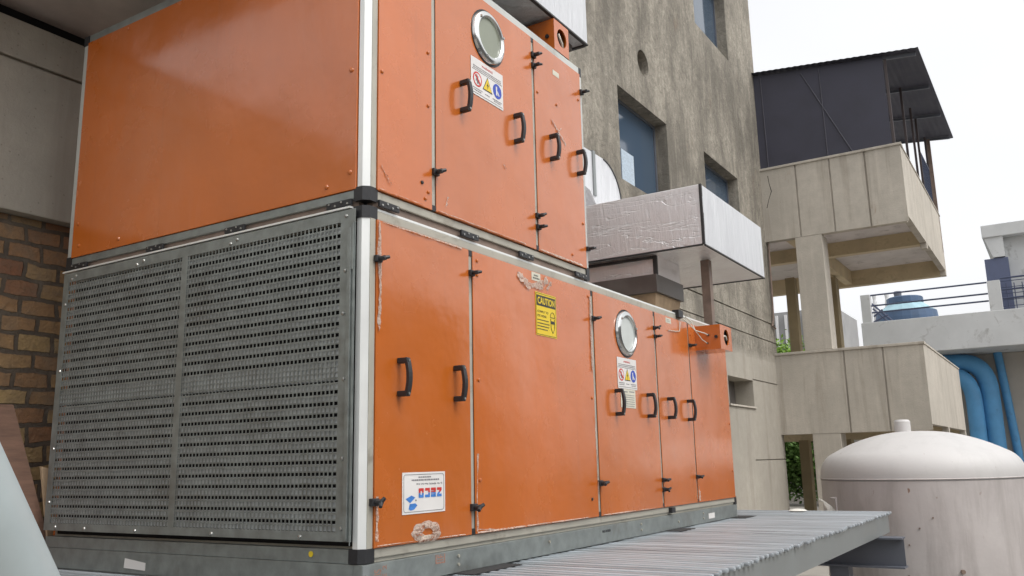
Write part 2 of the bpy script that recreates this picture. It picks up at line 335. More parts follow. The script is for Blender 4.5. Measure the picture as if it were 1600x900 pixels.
def facade(mb, P, u0, u1, v0, v1, ops, hole=None):
    """sheet in a plane with recessed openings; P(u,v,d) gives the 3-D point at depth d behind the face"""
    us = sorted({u0, u1, *[a for o in ops for a in o[:2]], *([hole[0]-hole[2]*1.3, hole[0]+hole[2]*1.3] if hole else [])})
    vs = sorted({v0, v1, *[a for o in ops for a in o[2:4]], *([hole[1]-hole[2]*1.3, hole[1]+hole[2]*1.3] if hole else [])})
    us = [u for u in us if u0 <= u <= u1]; vs = [v for v in vs if v0 <= v <= v1]
    for i in range(len(us)-1):
        for j in range(len(vs)-1):
            a, b, c, d = us[i], us[i+1], vs[j], vs[j+1]; mu, mv = (a+b)/2, (c+d)/2
            if any(o[0] < mu < o[1] and o[2] < mv < o[3] for o in ops): continue
            if hole and abs(mu-hole[0]) < hole[2]*1.3 and abs(mv-hole[1]) < hole[2]*1.3: continue
            mb.poly([P(a, c, 0), P(b, c, 0), P(b, d, 0), P(a, d, 0)])
    for o in ops:
        a, b, c, d, dp = o[:5]
        c = max(c, v0); d = min(d, v1); b = min(b, u1); a = max(a, u0)
        for (p, q) in (((a, c), (b, c)), ((b, c), (b, d)), ((b, d), (a, d)), ((a, d), (a, c))):
            mb.poly([P(*p, 0), P(*q, 0), P(*q, dp), P(*p, dp)])
        if len(o) < 6: mb.poly([P(a, c, dp), P(b, c, dp), P(b, d, dp), P(a, d, dp)])
    if hole:
        hu, hv, r, dp = hole[:4]; n = 32; q = r*1.3
        def sq(t):
            c_, s_ = math.cos(t), math.sin(t); k = q/max(abs(c_), abs(s_)); return hu+c_*k, hv+s_*k
        for k in range(n):
            t0, t1 = 2*math.pi*k/n+math.pi/4, 2*math.pi*(k+1)/n+math.pi/4
            i0, i1 = (hu+r*math.cos(t0), hv+r*math.sin(t0)), (hu+r*math.cos(t1), hv+r*math.sin(t1))
            mb.poly([P(*i0, 0), P(*sq(t0), 0), P(*sq(t1), 0), P(*i1, 0)])
            mb.poly([P(*i0, 0), P(*i1, 0), P(*i1, dp), P(*i0, dp)])
        if len(hole) < 5: mb.poly([P(hu+r*math.cos(2*math.pi*k/n), hv+r*math.sin(2*math.pi*k/n), dp) for k in range(n)])

# ================================================================== SETTING
GZ = -1.25
g = MB(); g.poly([(-400, -400, GZ), (700, -400, GZ), (700, 400, GZ), (-400, 400, GZ)])
structure(g.build('ground', 'ground'))

# ---- tall concrete building
bd = thing('concrete_building', 'tall weathered brown concrete building with square windows behind the orange units', 'building', (9, 2.9, GZ))
mb = MB(); P = lambda u, v, d: (u, 2.9+d, v)
wins = [(9.27, 11.37, 4.85, 6.47), (13.35, 15.52, 4.85, 6.55), (9.27, 11.37, 9.4, 11.2), (13.35, 15.52, 9.4, 11.2), (4.6, 6.7, 4.85, 6.47), (4.6, 6.7, 9.4, 11.2)]
ops = [(a, b, c, d, .30, 1) for a, b, c, d in wins]
ops += [(13.87, 15.5, 1.46, 2.02, .45), (0.6, 17.6, 3.445, 3.475, .03), (0.6, 17.6, 3.01, 3.035, .03), (15.5, 17.6, 2.035, 2.06, .03), (15.3, 17.6, .34, .365, .03)]
facade(mb, P, .6, 17.6, GZ, 14, ops, hole=(10.42, 7.3, .24, .3))
# ends, roof and back
mb.poly([(17.6, 2.9, GZ), (17.6, 9, GZ), (17.6, 9, 14), (17.6, 2.9, 14)]); mb.poly([(.6, 2.9, GZ), (.6, 9, GZ), (.6, 9, 14), (.6, 2.9, 14)])
mb.poly([(.6, 9, GZ), (17.6, 9, GZ), (17.6, 9, 14), (.6, 9, 14)]); mb.poly([(.6, 2.9, 14), (17.6, 2.9, 14), (17.6, 9, 14), (.6, 9, 14)])
mb.build('wall', 'wall', bd)
for a, b, c, d in wins:
    f = MB(); t = .05; y0, y1 = 3.13, 3.19
    f.box(a, a+t, y0, y1, c, d); f.box(b-t, b, y0, y1, c, d); f.box(a+t, b-t, y0, y1, c, c+t); f.box(a+t, b-t, y0, y1, d-t, d)
    
    fo = f.build('window', 'steelblue', bd)
    MB().box(a+t, b-t, 3.155, 3.165, c+t, d-t).build('pane', 'glass', fo)
fo = MB().box(13.88, 15.49, 3.30, 3.33, 1.47, 2.01).build('niche_grille', 'dkmetal', bd)
MB().box(13.82, 15.55, 2.86, 3.0, 1.425, 1.458).build('sill', 'conc', bd)

bl = MB()  # pale strips just in front of the opaque pane, painting its reflections
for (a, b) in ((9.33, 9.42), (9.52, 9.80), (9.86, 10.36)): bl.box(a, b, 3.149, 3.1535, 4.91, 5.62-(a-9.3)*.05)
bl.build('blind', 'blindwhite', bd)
wr = MB(); pts = [(17.52, 2.86, 9.0), (17.53, 2.86, 7.6), (17.50, 2.85, 6.3), (17.42, 2.85, 4.6), (17.36, 2.85, 3.6), (17.25, 2.86, 3.42), (17.5, 2.86, 3.38)]
tag(wr.tube(pts, .022, 8).build('cable', 'rust_post'), 'thin brown cable hanging down the corner of the tall building', 'cable')

# ---- left side: brick wall, beam and slab
lw = thing('brick_wall', 'old brick wall under a grey concrete beam, left of the units', 'wall', (-2.5, 2.95, GZ))
MB().box(-7, .58, 2.99, 3.3, GZ, 2.06).build('brickwork', 'brick', lw)
b = MB(); b.box(-7, .58, 2.9, 3.3, 2.065, 3.07, .008); b.box(-7, .58, 2.93, 3.3, 3.07, 3.09); b.box(-7, .58, 2.9, 3.3, 3.09, 3.36, .008)
b.build('beam', 'conc_left', lw)
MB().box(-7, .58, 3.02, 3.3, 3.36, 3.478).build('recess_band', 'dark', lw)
sb = MB(); sb.box(-.8, .58, .35, 3.4, 3.48, 3.66, .01)
tag(sb.build('roof_slab', 'soffit_dark'), 'brown grey concrete roof slab overhead in the top left corner', 'roof slab')

# ---- building with balconies
bb = thing('balcony_building', 'beige concrete block with two deep balconies joined to the tall building', 'building', (20, 1.3, GZ))
def parapet(z0, z1, xe, grooves, yL=2.93, yR=-.27):
    q = MB(); q.box(17.44, 17.6, yR+.04, yL, z0, z1)
    ys = [yL]+grooves+[yR]
    for i in range(len(ys)-1):
        q.box(17.40, 17.4395, ys[i+1]+(.018 if i < len(ys)-2 else 0), ys[i]-.018*(i > 0), z0-.0, z1-.04)
    q.box(17.37, 17.63, yR-.03, yL, z1-.04, z1+.02, .01)
    q.build('front_parapet', 'conc', bb)
    s_ = MB(); s_.box(17.44, xe, yR, yR+.15, z0+.12, z1-.03); s_.box(17.635, xe, yR-.02, yR+.17, z1-.028, z1+.015, .01)
    for xx in (20.4, xe-.25): s_.box(xx, xx+.25, yR+.003, yR+.146, z0-.02, z0+.12)
    s_.build('side_parapet', 'conc', bb)
def stain(pts, mat, w):
    q = MB(); pr_ = None
    for (y, z) in pts:
        ww = w*random.uniform(.5, 1.2); cur = (q.bm.verts.new((17.3985, y-ww, z)), q.bm.verts.new((17.3985, y+ww, z)))
        if pr_: q.bm.faces.new((pr_[0], cur[0], cur[1], pr_[1]))
        pr_ = cur
    return q
stain([(2.72, 7.1), (2.70, 6.9), (2.66, 6.7), (2.74, 6.5), (2.80, 6.3)], None, .010).build('crack', 'dark', bb)
parapet(5.47, 7.28, 24.7, [2.06, 1.28, .50]); parapet(.90, 2.76, 24.7, [1.37, .55])
for z in (5.92, 1.32):
    MB().box(17.6, 24.7, -.115, 5.6, z, z+.2).build('floor_slab', 'soffit', bb)
    MB().box(20.4, 20.65, -.115, 5.6, z-.36, z).build('cross_beam', 'yellowpaint', bb)
    MB().box(24.45, 24.7, -.115, 5.6, z-.47, z).build('cross_beam', 'yellowpaint', bb)
MB().box(17.63, 24.44, 2.3, 2.5, 5.50, 5.918).build('long_beam', 'yellowpaint', bb)
for (z0, z1) in ((2.785, 5.468), (GZ, .898)):
    MB().box(17.405, 17.95, 1.60, 2.21, z0, z1, .01).build('column', 'conc', bb)
for (z0, z1) in ((1.53, 5.44), (GZ, .84)):
    MB().box(21.9, 22.2, 3.40, 3.66, z0, z1).build('column', 'olivepaint', bb)
    MB().box(22.6, 23.0, 2.42, 2.85, z0, z1).build('column', 'olivepaint', bb)
# low wall in the left ground floor bay
# ---- roof over the upper balcony
rf = thing('metal_roof', 'dark flat sheet roof on thin posts above the upper balcony', 'roof', (20.8, 1, 7.3))
q = MB(); n = 52; y0, y1 = -.88, 3.05
vtop = []
for i in range(n+1):
    yy = y0+(y1-y0)*i/n; dz = .006*math.cos(i*math.pi)+(yy-y0)*.105
    vtop.append((yy, dz))
for i in range(n):
    (ya, da), (yb, db) = vtop[i], vtop[i+1]
    q.poly([(17.35, ya, 9.40+da), (24.9, ya, 9.64+da), (24.9, yb, 9.64+db), (17.35, yb, 9.40+db)])
    q.poly([(17.35, ya, 9.42+da), (24.9, ya, 9.66+da), (24.9, yb, 9.66+db), (17.35, yb, 9.42+db)])
q.build('roof_sheet', 'roofing', rf)
q = MB()
for xx in (17.54, 19.9, 22.3, 24.6):
    h = (xx-17.35)*.0318; q.prism([(xx, -.8, 9.32+h), (xx, 3.0, 9.32+h+.40), (xx, 3.0, 9.385+h+.40), (xx, -.8, 9.385+h)], (.06, 0, 0))

q.build('roof_purlin', 'steelblue', rf)
for (xx, yy) in ((17.52, -.17), (17.52, 1.3), (19.6, -.2), (21.3, -.2), (22.3, -.2), (24.2, -.2), (17.52, 2.7)):
    MB().box(xx, xx+.055, yy, yy+.055, 7.3, 9.4+(xx-17.4)*.03).build('post', 'darkpost', rf)
for (a_, b_) in (((17.472, 1.75, 9.55), (17.472, .75, 7.32)), ((17.472, 2.72, 9.68), (17.472, 2.70, 7.32)), ((17.472, 1.32, 9.55), (17.472, 1.30, 7.32))): MB().tube([a_, b_], .012, 8).build('batten', 'roofbatten', rf)
q = MB(); q.prism([(17.48, -.10, 7.302), (17.48, 2.93, 7.302), (17.48, 2.93, 9.76), (17.48, -.10, 9.47)], (.02, 0, 0)); q.build('shade_screen', 'roofing', rf)
MB().box(24.44, 24.49, -.28, -.15, 6.13, 9.6).build('post', 'rust_post', rf)
q = MB()
for i in range(9): q.box(22.4+i*.22, 22.42+i*.22, -.19, -.17, 7.3, 8.6)
q.box(22.3, 24.3, -.195, -.165, 8.58, 8.62)
q.build('lattice', 'railing', rf)

# ---- white terrace building far right
wt = thing('terrace_building', 'pale grey building with a railed terrace at the right edge', 'building', (30, -1, GZ))
sc = (28+2.9043)/(26+2.9043)
def k28(y, z): return (-2.6086+(y+2.6086)*sc, .417+(z-.417)*sc)
ya, za = k28(2.44, 4.53); yb, zb = k28(2.34, 3.40)
MB().box(28, 31.0, -9, ya, zb+.05, za-.02, .02).build('terrace_parapet', 'white_wall', wt)
for (p, w_) in ((2.25, .30), (-1.36, .36)):
    y_, z_ = k28(p, 5.41); MB().box(28.02, 28.35, y_-w_/2, y_+w_/2, za-.02, z_, .01).build('pillar', 'white_wall', wt)
yL, yR = k28(2.1, 0)[0], k28(-1.18, 0)[0]
q = MB()
for zz in (5.39, 5.05, 4.83):
    q.tube([(28.15, yL, k28(0, zz)[1]), (28.15, yR, k28(0, zz)[1])], .028, 8)
q.build('railing', 'railing', wt)
q = MB(); yR2 = k28(-1.54, 0)[0]
for zz in (5.47, 5.12, 4.86): q.tube([(28.15, yR2, k28(0, zz)[1]), (28.15, -8, k28(0, zz)[1])], .03, 8)
for i in range(14):
    yy = yR2-.15-i*.22; q.tube([(28.15, yy, za-.02), (28.15, yy, k28(0, 5.3)[1])], .015, 6)
for i in range(5): q.tube([(28.15, yR2, za+.1+i*.2), (28.15, -8, za+.1+i*.2)], .012, 6)
q.build('railing', 'railing', wt)
# rooftop room
yq0, yq1 = k28(-1.2, 0)[0], k28(-1.7, 0)[0]
MB().box(28.9, 34, -9, yq1+.02, za-.03, k28(0, 6.95)[1]+.2).build('rooftop_room', 'white_wall', wt)
MB().box(28.5, 34.2, -9.2, yq0, k28(0, 6.62)[1]+.22, k28(0, 6.95)[1]+.28, .02).build('roof_overhang', 'white_wall', wt)
q = MB(); q.prism([(28.55, yq0-.05, k28(0, 6.62)[1]+.22), (28.55, yq1-.05, k28(0, 6.62)[1]+.22), (28.55, yq1-.05, k28(0, 6.2)[1]), (28.55, yq0-.25, k28(0, 6.2)[1])], (.34, 0, 0))
q.build('bracket_wall', 'white_wall', wt)
MB().box(28.6, 28.88, yq1-.12, yq0+.02, za-.02, k28(0, 6.17)[1]).build('cladding_panel', 'bluegrey', wt)
MB().box(30.2, 34, -9, ya+3.5, GZ, zb+.04).build('lower_wall', 'beige_wall', wt)
MB().box(30.15, 30.2, -.6, .9, 3.05, 3.22).build('vent_opening', 'dark', wt)

# blue pipes : pixel tracks found at x = 24, moved out to x = 29.6
def at(yz, X=29.6): 
    k = (X+2.9043)/(24+2.9043); return (X, -2.6086+(yz[0]+2.6086)*k, .417+(yz[1]-.417)*k)
def arcpts(a, c, b, n=8): # quadratic bend
    a, c, b = Vector(a), Vector(c), Vector(b)
    return [(a*(1-t)**2+c*2*t*(1-t)+b*t*t) for t in [i/n for i in range(n+1)]]
p1 = [Vector(at((.9, 2.92)))]+arcpts(at((-.40, 2.86)), at((-1.02, 2.84)), at((-1.02, 2.0)))+[Vector(at((-1.02, -.95)))]
tag(MB().tube(p1, .29, 20).build('blue_pipe', 'bluepipe', smooth=True), 'thick blue pipe with the upper bend, beside the thin blue downpipe', 'pipe', 'blue pipes on the terrace building')
p2 = [Vector(at((.9, 2.58), 29.3))]+arcpts(at((-.10, 2.55), 29.3), at((-.62, 2.50), 29.3), at((-.62, 1.75), 29.3))+[Vector(at((-.62, -.95), 29.3))]
tag(MB().tube(p2, .25, 20).build('blue_pipe', 'bluepipe', smooth=True), 'thick blue pipe with the lower bend, nearest the balcony corner', 'pipe', 'blue pipes on the terrace building')
tag(MB().tube([at((-1.29, 3.55), 30.0), at((-1.40, 2), 30), at((-1.50, .4), 30), at((-1.5, -.9), 30)], .13, 14).build('downpipe', 'bluepipe', smooth=True), 'thin blue downpipe running straight up to the terrace', 'pipe', None)

# ---- distant cooling tower and stacks
ct = thing('cooling_tower', 'distant blue roof tank with pale sloping top seen through the terrace railing', 'tank', (60, 5.5, GZ))
MB().lathe([(1.9, GZ), (1.95, 9.3), (1.9, 9.75)], (60, 5.45, 0), 24).build('drum', 'towerblue', ct)
MB().lathe([(1.85, 9.76), (1.1, 10.35)], (60, 5.45, 0), 14).build('sloping_roof', 'towerpale', ct)
MB().lathe([(1.15, 10.36), (1.15, 10.72), (1.05, 10.78)], (60, 5.45, 0), 14).build('rim', 'towerblue', ct)
MB().lathe([(.22, 10.79), (.26, 11.15), (.24, 11.25)], (60, 5.85, 0), 14).build('cap', 'steelblue', ct)
for yy in (7.35, 6.55):
    tag(MB().lathe([(.17, GZ), (.17, 10.7), (.12, 11.0), (.16, 11.3)], (64, -2.61+(yy+2.61)*67/63, .5), 12).build('chimney', 'towerwhite'),
        'hazy white stack at the left end of the terrace railing' if yy > 7 else 'hazy white stack nearer the blue tower beyond the railing', 'chimney', 'distant white stacks')
rc = MB(); X0 = 31.5
def at2(px, pz): return (X0, px, pz)
k = (X0+2.9)/(62.9)
for i, (a, b_) in enumerate((((7.55, 10.6), (6.2, 9.4)), ((7.5, 10.25), (6.5, 9.4)), ((7.5, 9.7), (6.9, 10.4)), ((7.6, 9.3), (6.6, 10.0)))):
    rc.tube([(X0, -2.61+(a[0]+2.61)*k, .417+(a[1]-.417)*k), (X0, -2.61+(b_[0]+2.61)*k, .417+(b_[1]-.417)*k-.15)], .035, 6)
o = rc.build('crossed_bars', 'railing'); tag(o, 'tangle of blue steel bars behind the left post of the terrace', 'frame')

# ---- far grey building and greenery seen through the bays
fb = thing('far_building', 'distant grey building with vertical fins seen through the upper bay', 'building', (46, 10, GZ))
MB().box(46, 52, 7.2, 14, GZ, 8.4).build('wall', 'grey_far', fb)
q = MB()
for i in range(12): q.box(45.8, 45.99, 7.3+i*.5, 7.42+i*.5, 3, 8.2)
q.build('fins', 'towerwhite', fb)
def leafblob(c, rad, n, size, name, mat, parent, gap=.35):
    q = MB(); c = Vector(c); cl = []
    for i in range(26):
        a = Vector((random.gauss(0, 1), random.gauss(0, 1), random.gauss(0, 1))).normalized()*random.uniform(.3, 1)
        cl.append(Vector((a.x*rad[0], a.y*rad[1], a.z*rad[2])))
    for i in range(n):
        k = random.choice(cl); s_ = min(rad)*.34
        p = c+k+Vector((random.gauss(0, s_), random.gauss(0, s_), random.gauss(0, s_)))
        u = Vector((random.gauss(0, 1), random.gauss(0, 1), random.gauss(0, .7))).normalized(); w = u.orthogonal().normalized(); w.rotate(Matrix.Rotation(random.uniform(0, 6.3), 3, u))
        l_ = size*random.uniform(.6, 1.3); ww = l_*.28
        q.poly([p-u*l_*.5, p+w*ww, p+u*l_*.5, p-w*ww])
    return q.build(name, mat, parent)
tr = thing('leafy_tree', 'leafy green tree seen through the narrow upper bay between wall and column', 'tree', (27, 5.1, GZ))
MB().tube([(27.6, 6.6, GZ), (27.3, 6.0, 1.5), (27, 5.1, 4)], [.10, .07, .03], 8).build('trunk', 'bark', tr)
leafblob((27, 5.1, 3.6), (.7, .75, .9), 2600, .15, 'crown', 'leaf_light', tr)
hd = thing('hedge', 'dark green hedge seen through the narrow lower bay beside the tank', 'hedge', (27.5, 5.0, GZ))
MB().tube([(28.2, 5.9, GZ), (28.2, 5.7, .8)], [.1, .04], 8).build('stem', 'bark', hd)
leafblob((28.2, 5.0, .35), (.8, 1.5, 1.5), 9000, .16, 'foliage', 'leaf', hd)

# ---- storage tank
TC = Vector((7.6, -1.213, 0)); TR = 1.02
tk = thing('storage_tank', 'large dirty white domed tank behind the end of the steel platform', 'tank', (TC.x, TC.y, GZ))
prof = [(TR, GZ), (TR, .165)]
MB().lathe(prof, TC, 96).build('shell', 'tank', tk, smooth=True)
dome = [(TR, .172)]
rk = .26
for i in range(0, 9):                                   # torispherical head
    a = i/8*R(66); dome.append((TR-rk+rk*math.cos(a), .20+rk*math.sin(a)))
r0, h0 = dome[-1]
for i in range(1, 13):
    t = i/12; rr = r0*(1-t); dome.append((max(rr, .001), h0+(.66-h0)*(1-(1-t)**2.2)))
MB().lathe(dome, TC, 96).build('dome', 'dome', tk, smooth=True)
MB().lathe([(TR+.002, .158), (TR+.010, .163), (TR+.010, .167), (TR+.002, .172)], TC, 96).build('weld_seam', 'tank', tk)
MB().lathe([(.085, .655), (.085, .765), (.07, .785), (.02, .79)], TC+Vector((.0, .12, 0)), 24).build('cap', 'dome', tk, smooth=True)
# handle bracket and valve on the shell at left
aa = math.atan2(-2.6086-TC.y, -2.9043-TC.x)   # direction to camera
def onshell(dpx, z, out=0): 
    s_ = -dpx/160.0; th = aa+math.asin(max(-1, min(1, s_)))
    return (TC.x+(TR+out)*math.cos(th), TC.y+(TR+out)*math.sin(th), z)
MB().lathe([(TR+.0005, .148), (TR+.003, .150), (TR+.003, .155), (TR+.0005, .157)], TC, 96).build('seam_joint', 'grey_far', tk)
MB().tube([onshell(-44, -.70, -.02), onshell(-44, -.70, .03)], .02, 16).build('nozzle', 'rust_post', tk)
MB().tube([onshell(130, -.0-.03, .0), onshell(130, -.03, .06), onshell(121, -.03, .07), onshell(121, -.24, .07), onshell(121, -.24, 0)], .012, 8).build('pipe_loop', 'tank', tk)
MB().tube([onshell(141, -.045, .12), onshell(137, -.07, .10), onshell(133, -.13, .08), onshell(130, -.2, .06)], [.01, .012, .04, .05], 8).build('rag', 'cloth', tk)
for (d, z) in ((-8, -.30), (-25, -.46), (12, -.2), (-30, -.75)):
    MB().tube([onshell(-d, z, -.01), onshell(-d, z, .012)], .008, 8).build('stud', 'rust_post', tk)

# ================================================================== STEEL PLATFORM
pf = thing('steel_platform', 'grey steel bar platform carrying the stacked orange units', 'platform', (2.5, .8, GZ))
q = MB(); x = -.9; i = 0
while x < 6.05:
    e = random.uniform(-.012, .012); q.box(x, x+.034, -1.135+e, 2.85, -.137, -.1135+random.uniform(-.002, .0015), .009); x += .078; i += 1
q.build('bar_deck', 'bargrey', pf)
q = MB(); q.box(-.9, 6.05, -1.11, -1.10, -.30, -.1365); q.box(-.9, 6.05, -1.10, -1.04, -.30, -.29); q.box(-.9, 6.05, -1.10, -1.04, -.1465, -.1365)
q.build('edge_channel', 'steelgrey', pf)
MB().box(6.0, 6.045, -1.098, 2.85, -.30, -.138).build('end_channel', 'steelgrey', pf)
q = MB(); q.box(-.9, 5.98, .5, .56, -.30, -.137); q.box(-.9, 5.98, 2.3, 2.36, -.30, -.137); q.build('joist', 'steelgrey', pf)
for xx in (.6, 5.55):
    q = MB(); q.box(xx, xx+.012, -1.30, 2.85, -.545, -.304); q.box(xx-.09, xx+.10, -1.30, 2.85, -.56, -.5455); q.box(xx-.09, xx+.10, -1.30, 2.85, -.316, -.3025)
    q.build('cross_beam', 'steelblue', pf)
    for yy in (-.75, 2.4):
        q = MB(); q.box(xx-.08, xx+.10, yy-.08, yy+.08, GZ, -.5605); q.build('leg', 'steelblue', pf)

tag(MB().lathe([(.04, -.112), (.09, -.106), (.07, -.095), (.03, -.088), (.01, -.087)], (5.93, -.31, -.0), 14).build('rag', 'cloth'), 'crumpled white rag at the far edge of the bar platform', 'rag')
for (xx, yy, sx) in ((.9, .02, .45), (3.5, .01, .3), (5.02, .0, .32)):
    q = MB(); q.box(xx-sx/2, xx+sx/2, yy-.13, yy+.15, -.1125, -.1095)
    tag(q.build('rubber_mat', 'rubber'), {.9: 'black rubber strip under the front base rail nearest the camera', 3.5: 'black rubber strip under the middle of the base rail', 5.02: 'black rubber mat scrap under the far end of the base rail'}[xx], 'mat', 'rubber strips under the base rail')

# ================================================================== AIR HANDLING UNITS
HW = 2.42
def handle(parent, x, z0, z1, y=-.012):
    q = MB(); h = z1-z0; t = .016; zc = (z0+z1)/2
    prof = []
    for i in range(9):
        t_ = i/8; z = z0+.012+(h-.024)*t_; off = .052+.012*math.sin(math.pi*t_); prof.append((x+.0, y-off, z))
    # grip: flattened bar
    for i in range(8):
        a, b_ = Vector(prof[i]), Vector(prof[i+1])
        w = .014; d = .008
        q.prism([a+Vector((-w, -d, 0)), a+Vector((w, -d, 0)), a+Vector((w, d, 0)), a+Vector((-w, d, 0))], b_-a)
    for zz in (z0, z1-.026): q.box(x-.015, x+.015, y-.058, y, zz, zz+.026, .004)
    bmesh.ops.remove_doubles(q.bm, verts=q.bm.verts[:], dist=.0003)
    o = q.build('handle', 'black', parent)
    for zz in (z0+.013, z1-.013): MB().tube([(x, y-.0645, zz), (x, y-.059, zz)], .006, 8).build('screw', 'bolt', o)
    return o
def latch(parent, x, z, y=-.01, rot=0, big=1.0):
    q = MB(); q.box(x-.022*big, x+.022*big, y-.022, y, z-.016*big, z+.016*big, .004)
    q.tube([(x, y-.02, z), (x, y-.055, z)], .012*big, 10)
    for k in range(2):
        a = rot*.35+k*math.pi+.25; q.tube([(x, y-.048, z), (x+.024*big*math.cos(a), y-.06, z+.022*big*math.sin(a))], [.010*big, .008*big], 8)
    o = q.build('latch', 'black', parent); return o
def joint_front(parent, x0, x1, z0, z1, y=-.004):
    q = MB(); q.box(x0, x1, y-.012, y, z0, z1, .002); o = q.build('joint_plate', 'black', parent)
    n = 4
    s = MB()
    for k in range(n):
        xx = x0+(x1-x0)*(k+.5)/n; s.tube([(xx, y-.0125, (z0+z1)/2+(.006 if k % 2 else -.006)), (xx, y-.017, (z0+z1)/2+(.006 if k % 2 else -.006))], .005, 8)
    s.build('bolts', 'bolt', o)
def joint_end(parent, y0, y1, z0, z1, x=-.004):
    q = MB(); q.box(x-.014, x, y0, y1, z0, z1, .002); o = q.build('joint_plate', 'black', parent); s = MB()
    for k in range(4):
        yy = y0+(y1-y0)*(k+.5)/4; zz = (z0+z1)/2+(.006 if k % 2 else -.006); s.tube([(x-.0145, yy, zz), (x-.019, yy, zz)], .005, 8)
    s.build('bolts', 'bolt', o)
def cornerpost(parent, z0, z1, c=.026):
    # chamfered aluminium corner profile
    q = MB(); pts = [(0, .055, z0), (0, c, z0), (c, 0, z0), (.055, 0, z0), (.055, .055, z0)]
    q.prism(pts, (0, 0, z1-z0)); q.build('corner_post', 'alu_bright', parent)
    MB().box(.0265, .062, -.0035, -.0005, z0, z1).build('post_cover', 'alu_tan', parent)
def cornerblock(parent, z0, z1, dy=.075):
    q = MB(); e = .004; c = .026
    q.prism([(-e, dy, z0), (-e, c-e, z0), (c-e, -e, z0), (dy, -e, z0), (dy, dy, z0)], (0, 0, z1-z0)); q.build('corner_block', 'black', parent)
def filmstrip(parent, pts, w, n=14, y=-.016):
    q = MB(); pr_ = None; ww = w*.6
    for i in range(len(pts)-1):
        a, b_ = pts[i], pts[i+1]
        for k in range(n):
            t = k/n; x_ = a[0]+(b_[0]-a[0])*t; z_ = a[1]+(b_[1]-a[1])*t
            ww = min(w*1.3, max(w*.12, ww+w*random.uniform(-.35, .35))); d = Vector((-(b_[1]-a[1]), 0, b_[0]-a[0])).normalized()
            cur = (q.bm.verts.new(Vector((x_, y-random.uniform(0, .012), z_))-d*ww*.5), q.bm.verts.new(Vector((x_, y-random.uniform(0, .004), z_))+d*ww*.5))
            if pr_: q.bm.faces.new((pr_[0], cur[0], cur[1], pr_[1]))
            pr_ = cur
    return q.build('film_scrap', 'film', parent)
def porthole(parent, x, z, r, glass):
    c = (x, 0, z)
    o = MB().lathe([(r*.72, -.012), (r*.74, -.030), (r*.80, -.038), (r*.90, -.036), (r*.97, -.028), (r, -.012)], c, 48, 'y')
    # open ring: remove caps
    fs = [f for f in o.bm.faces if len(f.verts) > 4]; bmesh.ops.delete(o.bm, geom=fs, context='FACES')
    ro = o.build('porthole', 'chrome', parent, smooth=True)
    o = MB().lathe([(r, -.0115), (r*1.06, -.014), (r*1.06, -.0105)], c, 48, 'y'); o.build('gasket', 'black', ro)
    MB().lathe([(r*.735, -.020), (r*.5, -.021), (.001, -.022)], c, 48, 'y').build('glass', glass, ro, smooth=True)
    for a in (.35, 2.4, 4.4): MB().box(x+r*.86*math.cos(a)-.006, x+r*.86*math.cos(a)+.006, -.044, -.036, z+r*.86*math.sin(a)-.006, z+r*.86*math.sin(a)+.006).build('clip', 'bolt', ro)
def lines(parent, rows, y, mat='grey_ink', name='small_print'):
    q = MB()
    for (xa, xb, z, h) in rows:
        x = xa
        while x < xb-.003:
            w = random.uniform(.006, .018); q.box(x, min(x+w, xb), y-.0003, y, z-h/2, z+h/2); x += w+.003
    return q.build(name, mat, parent)
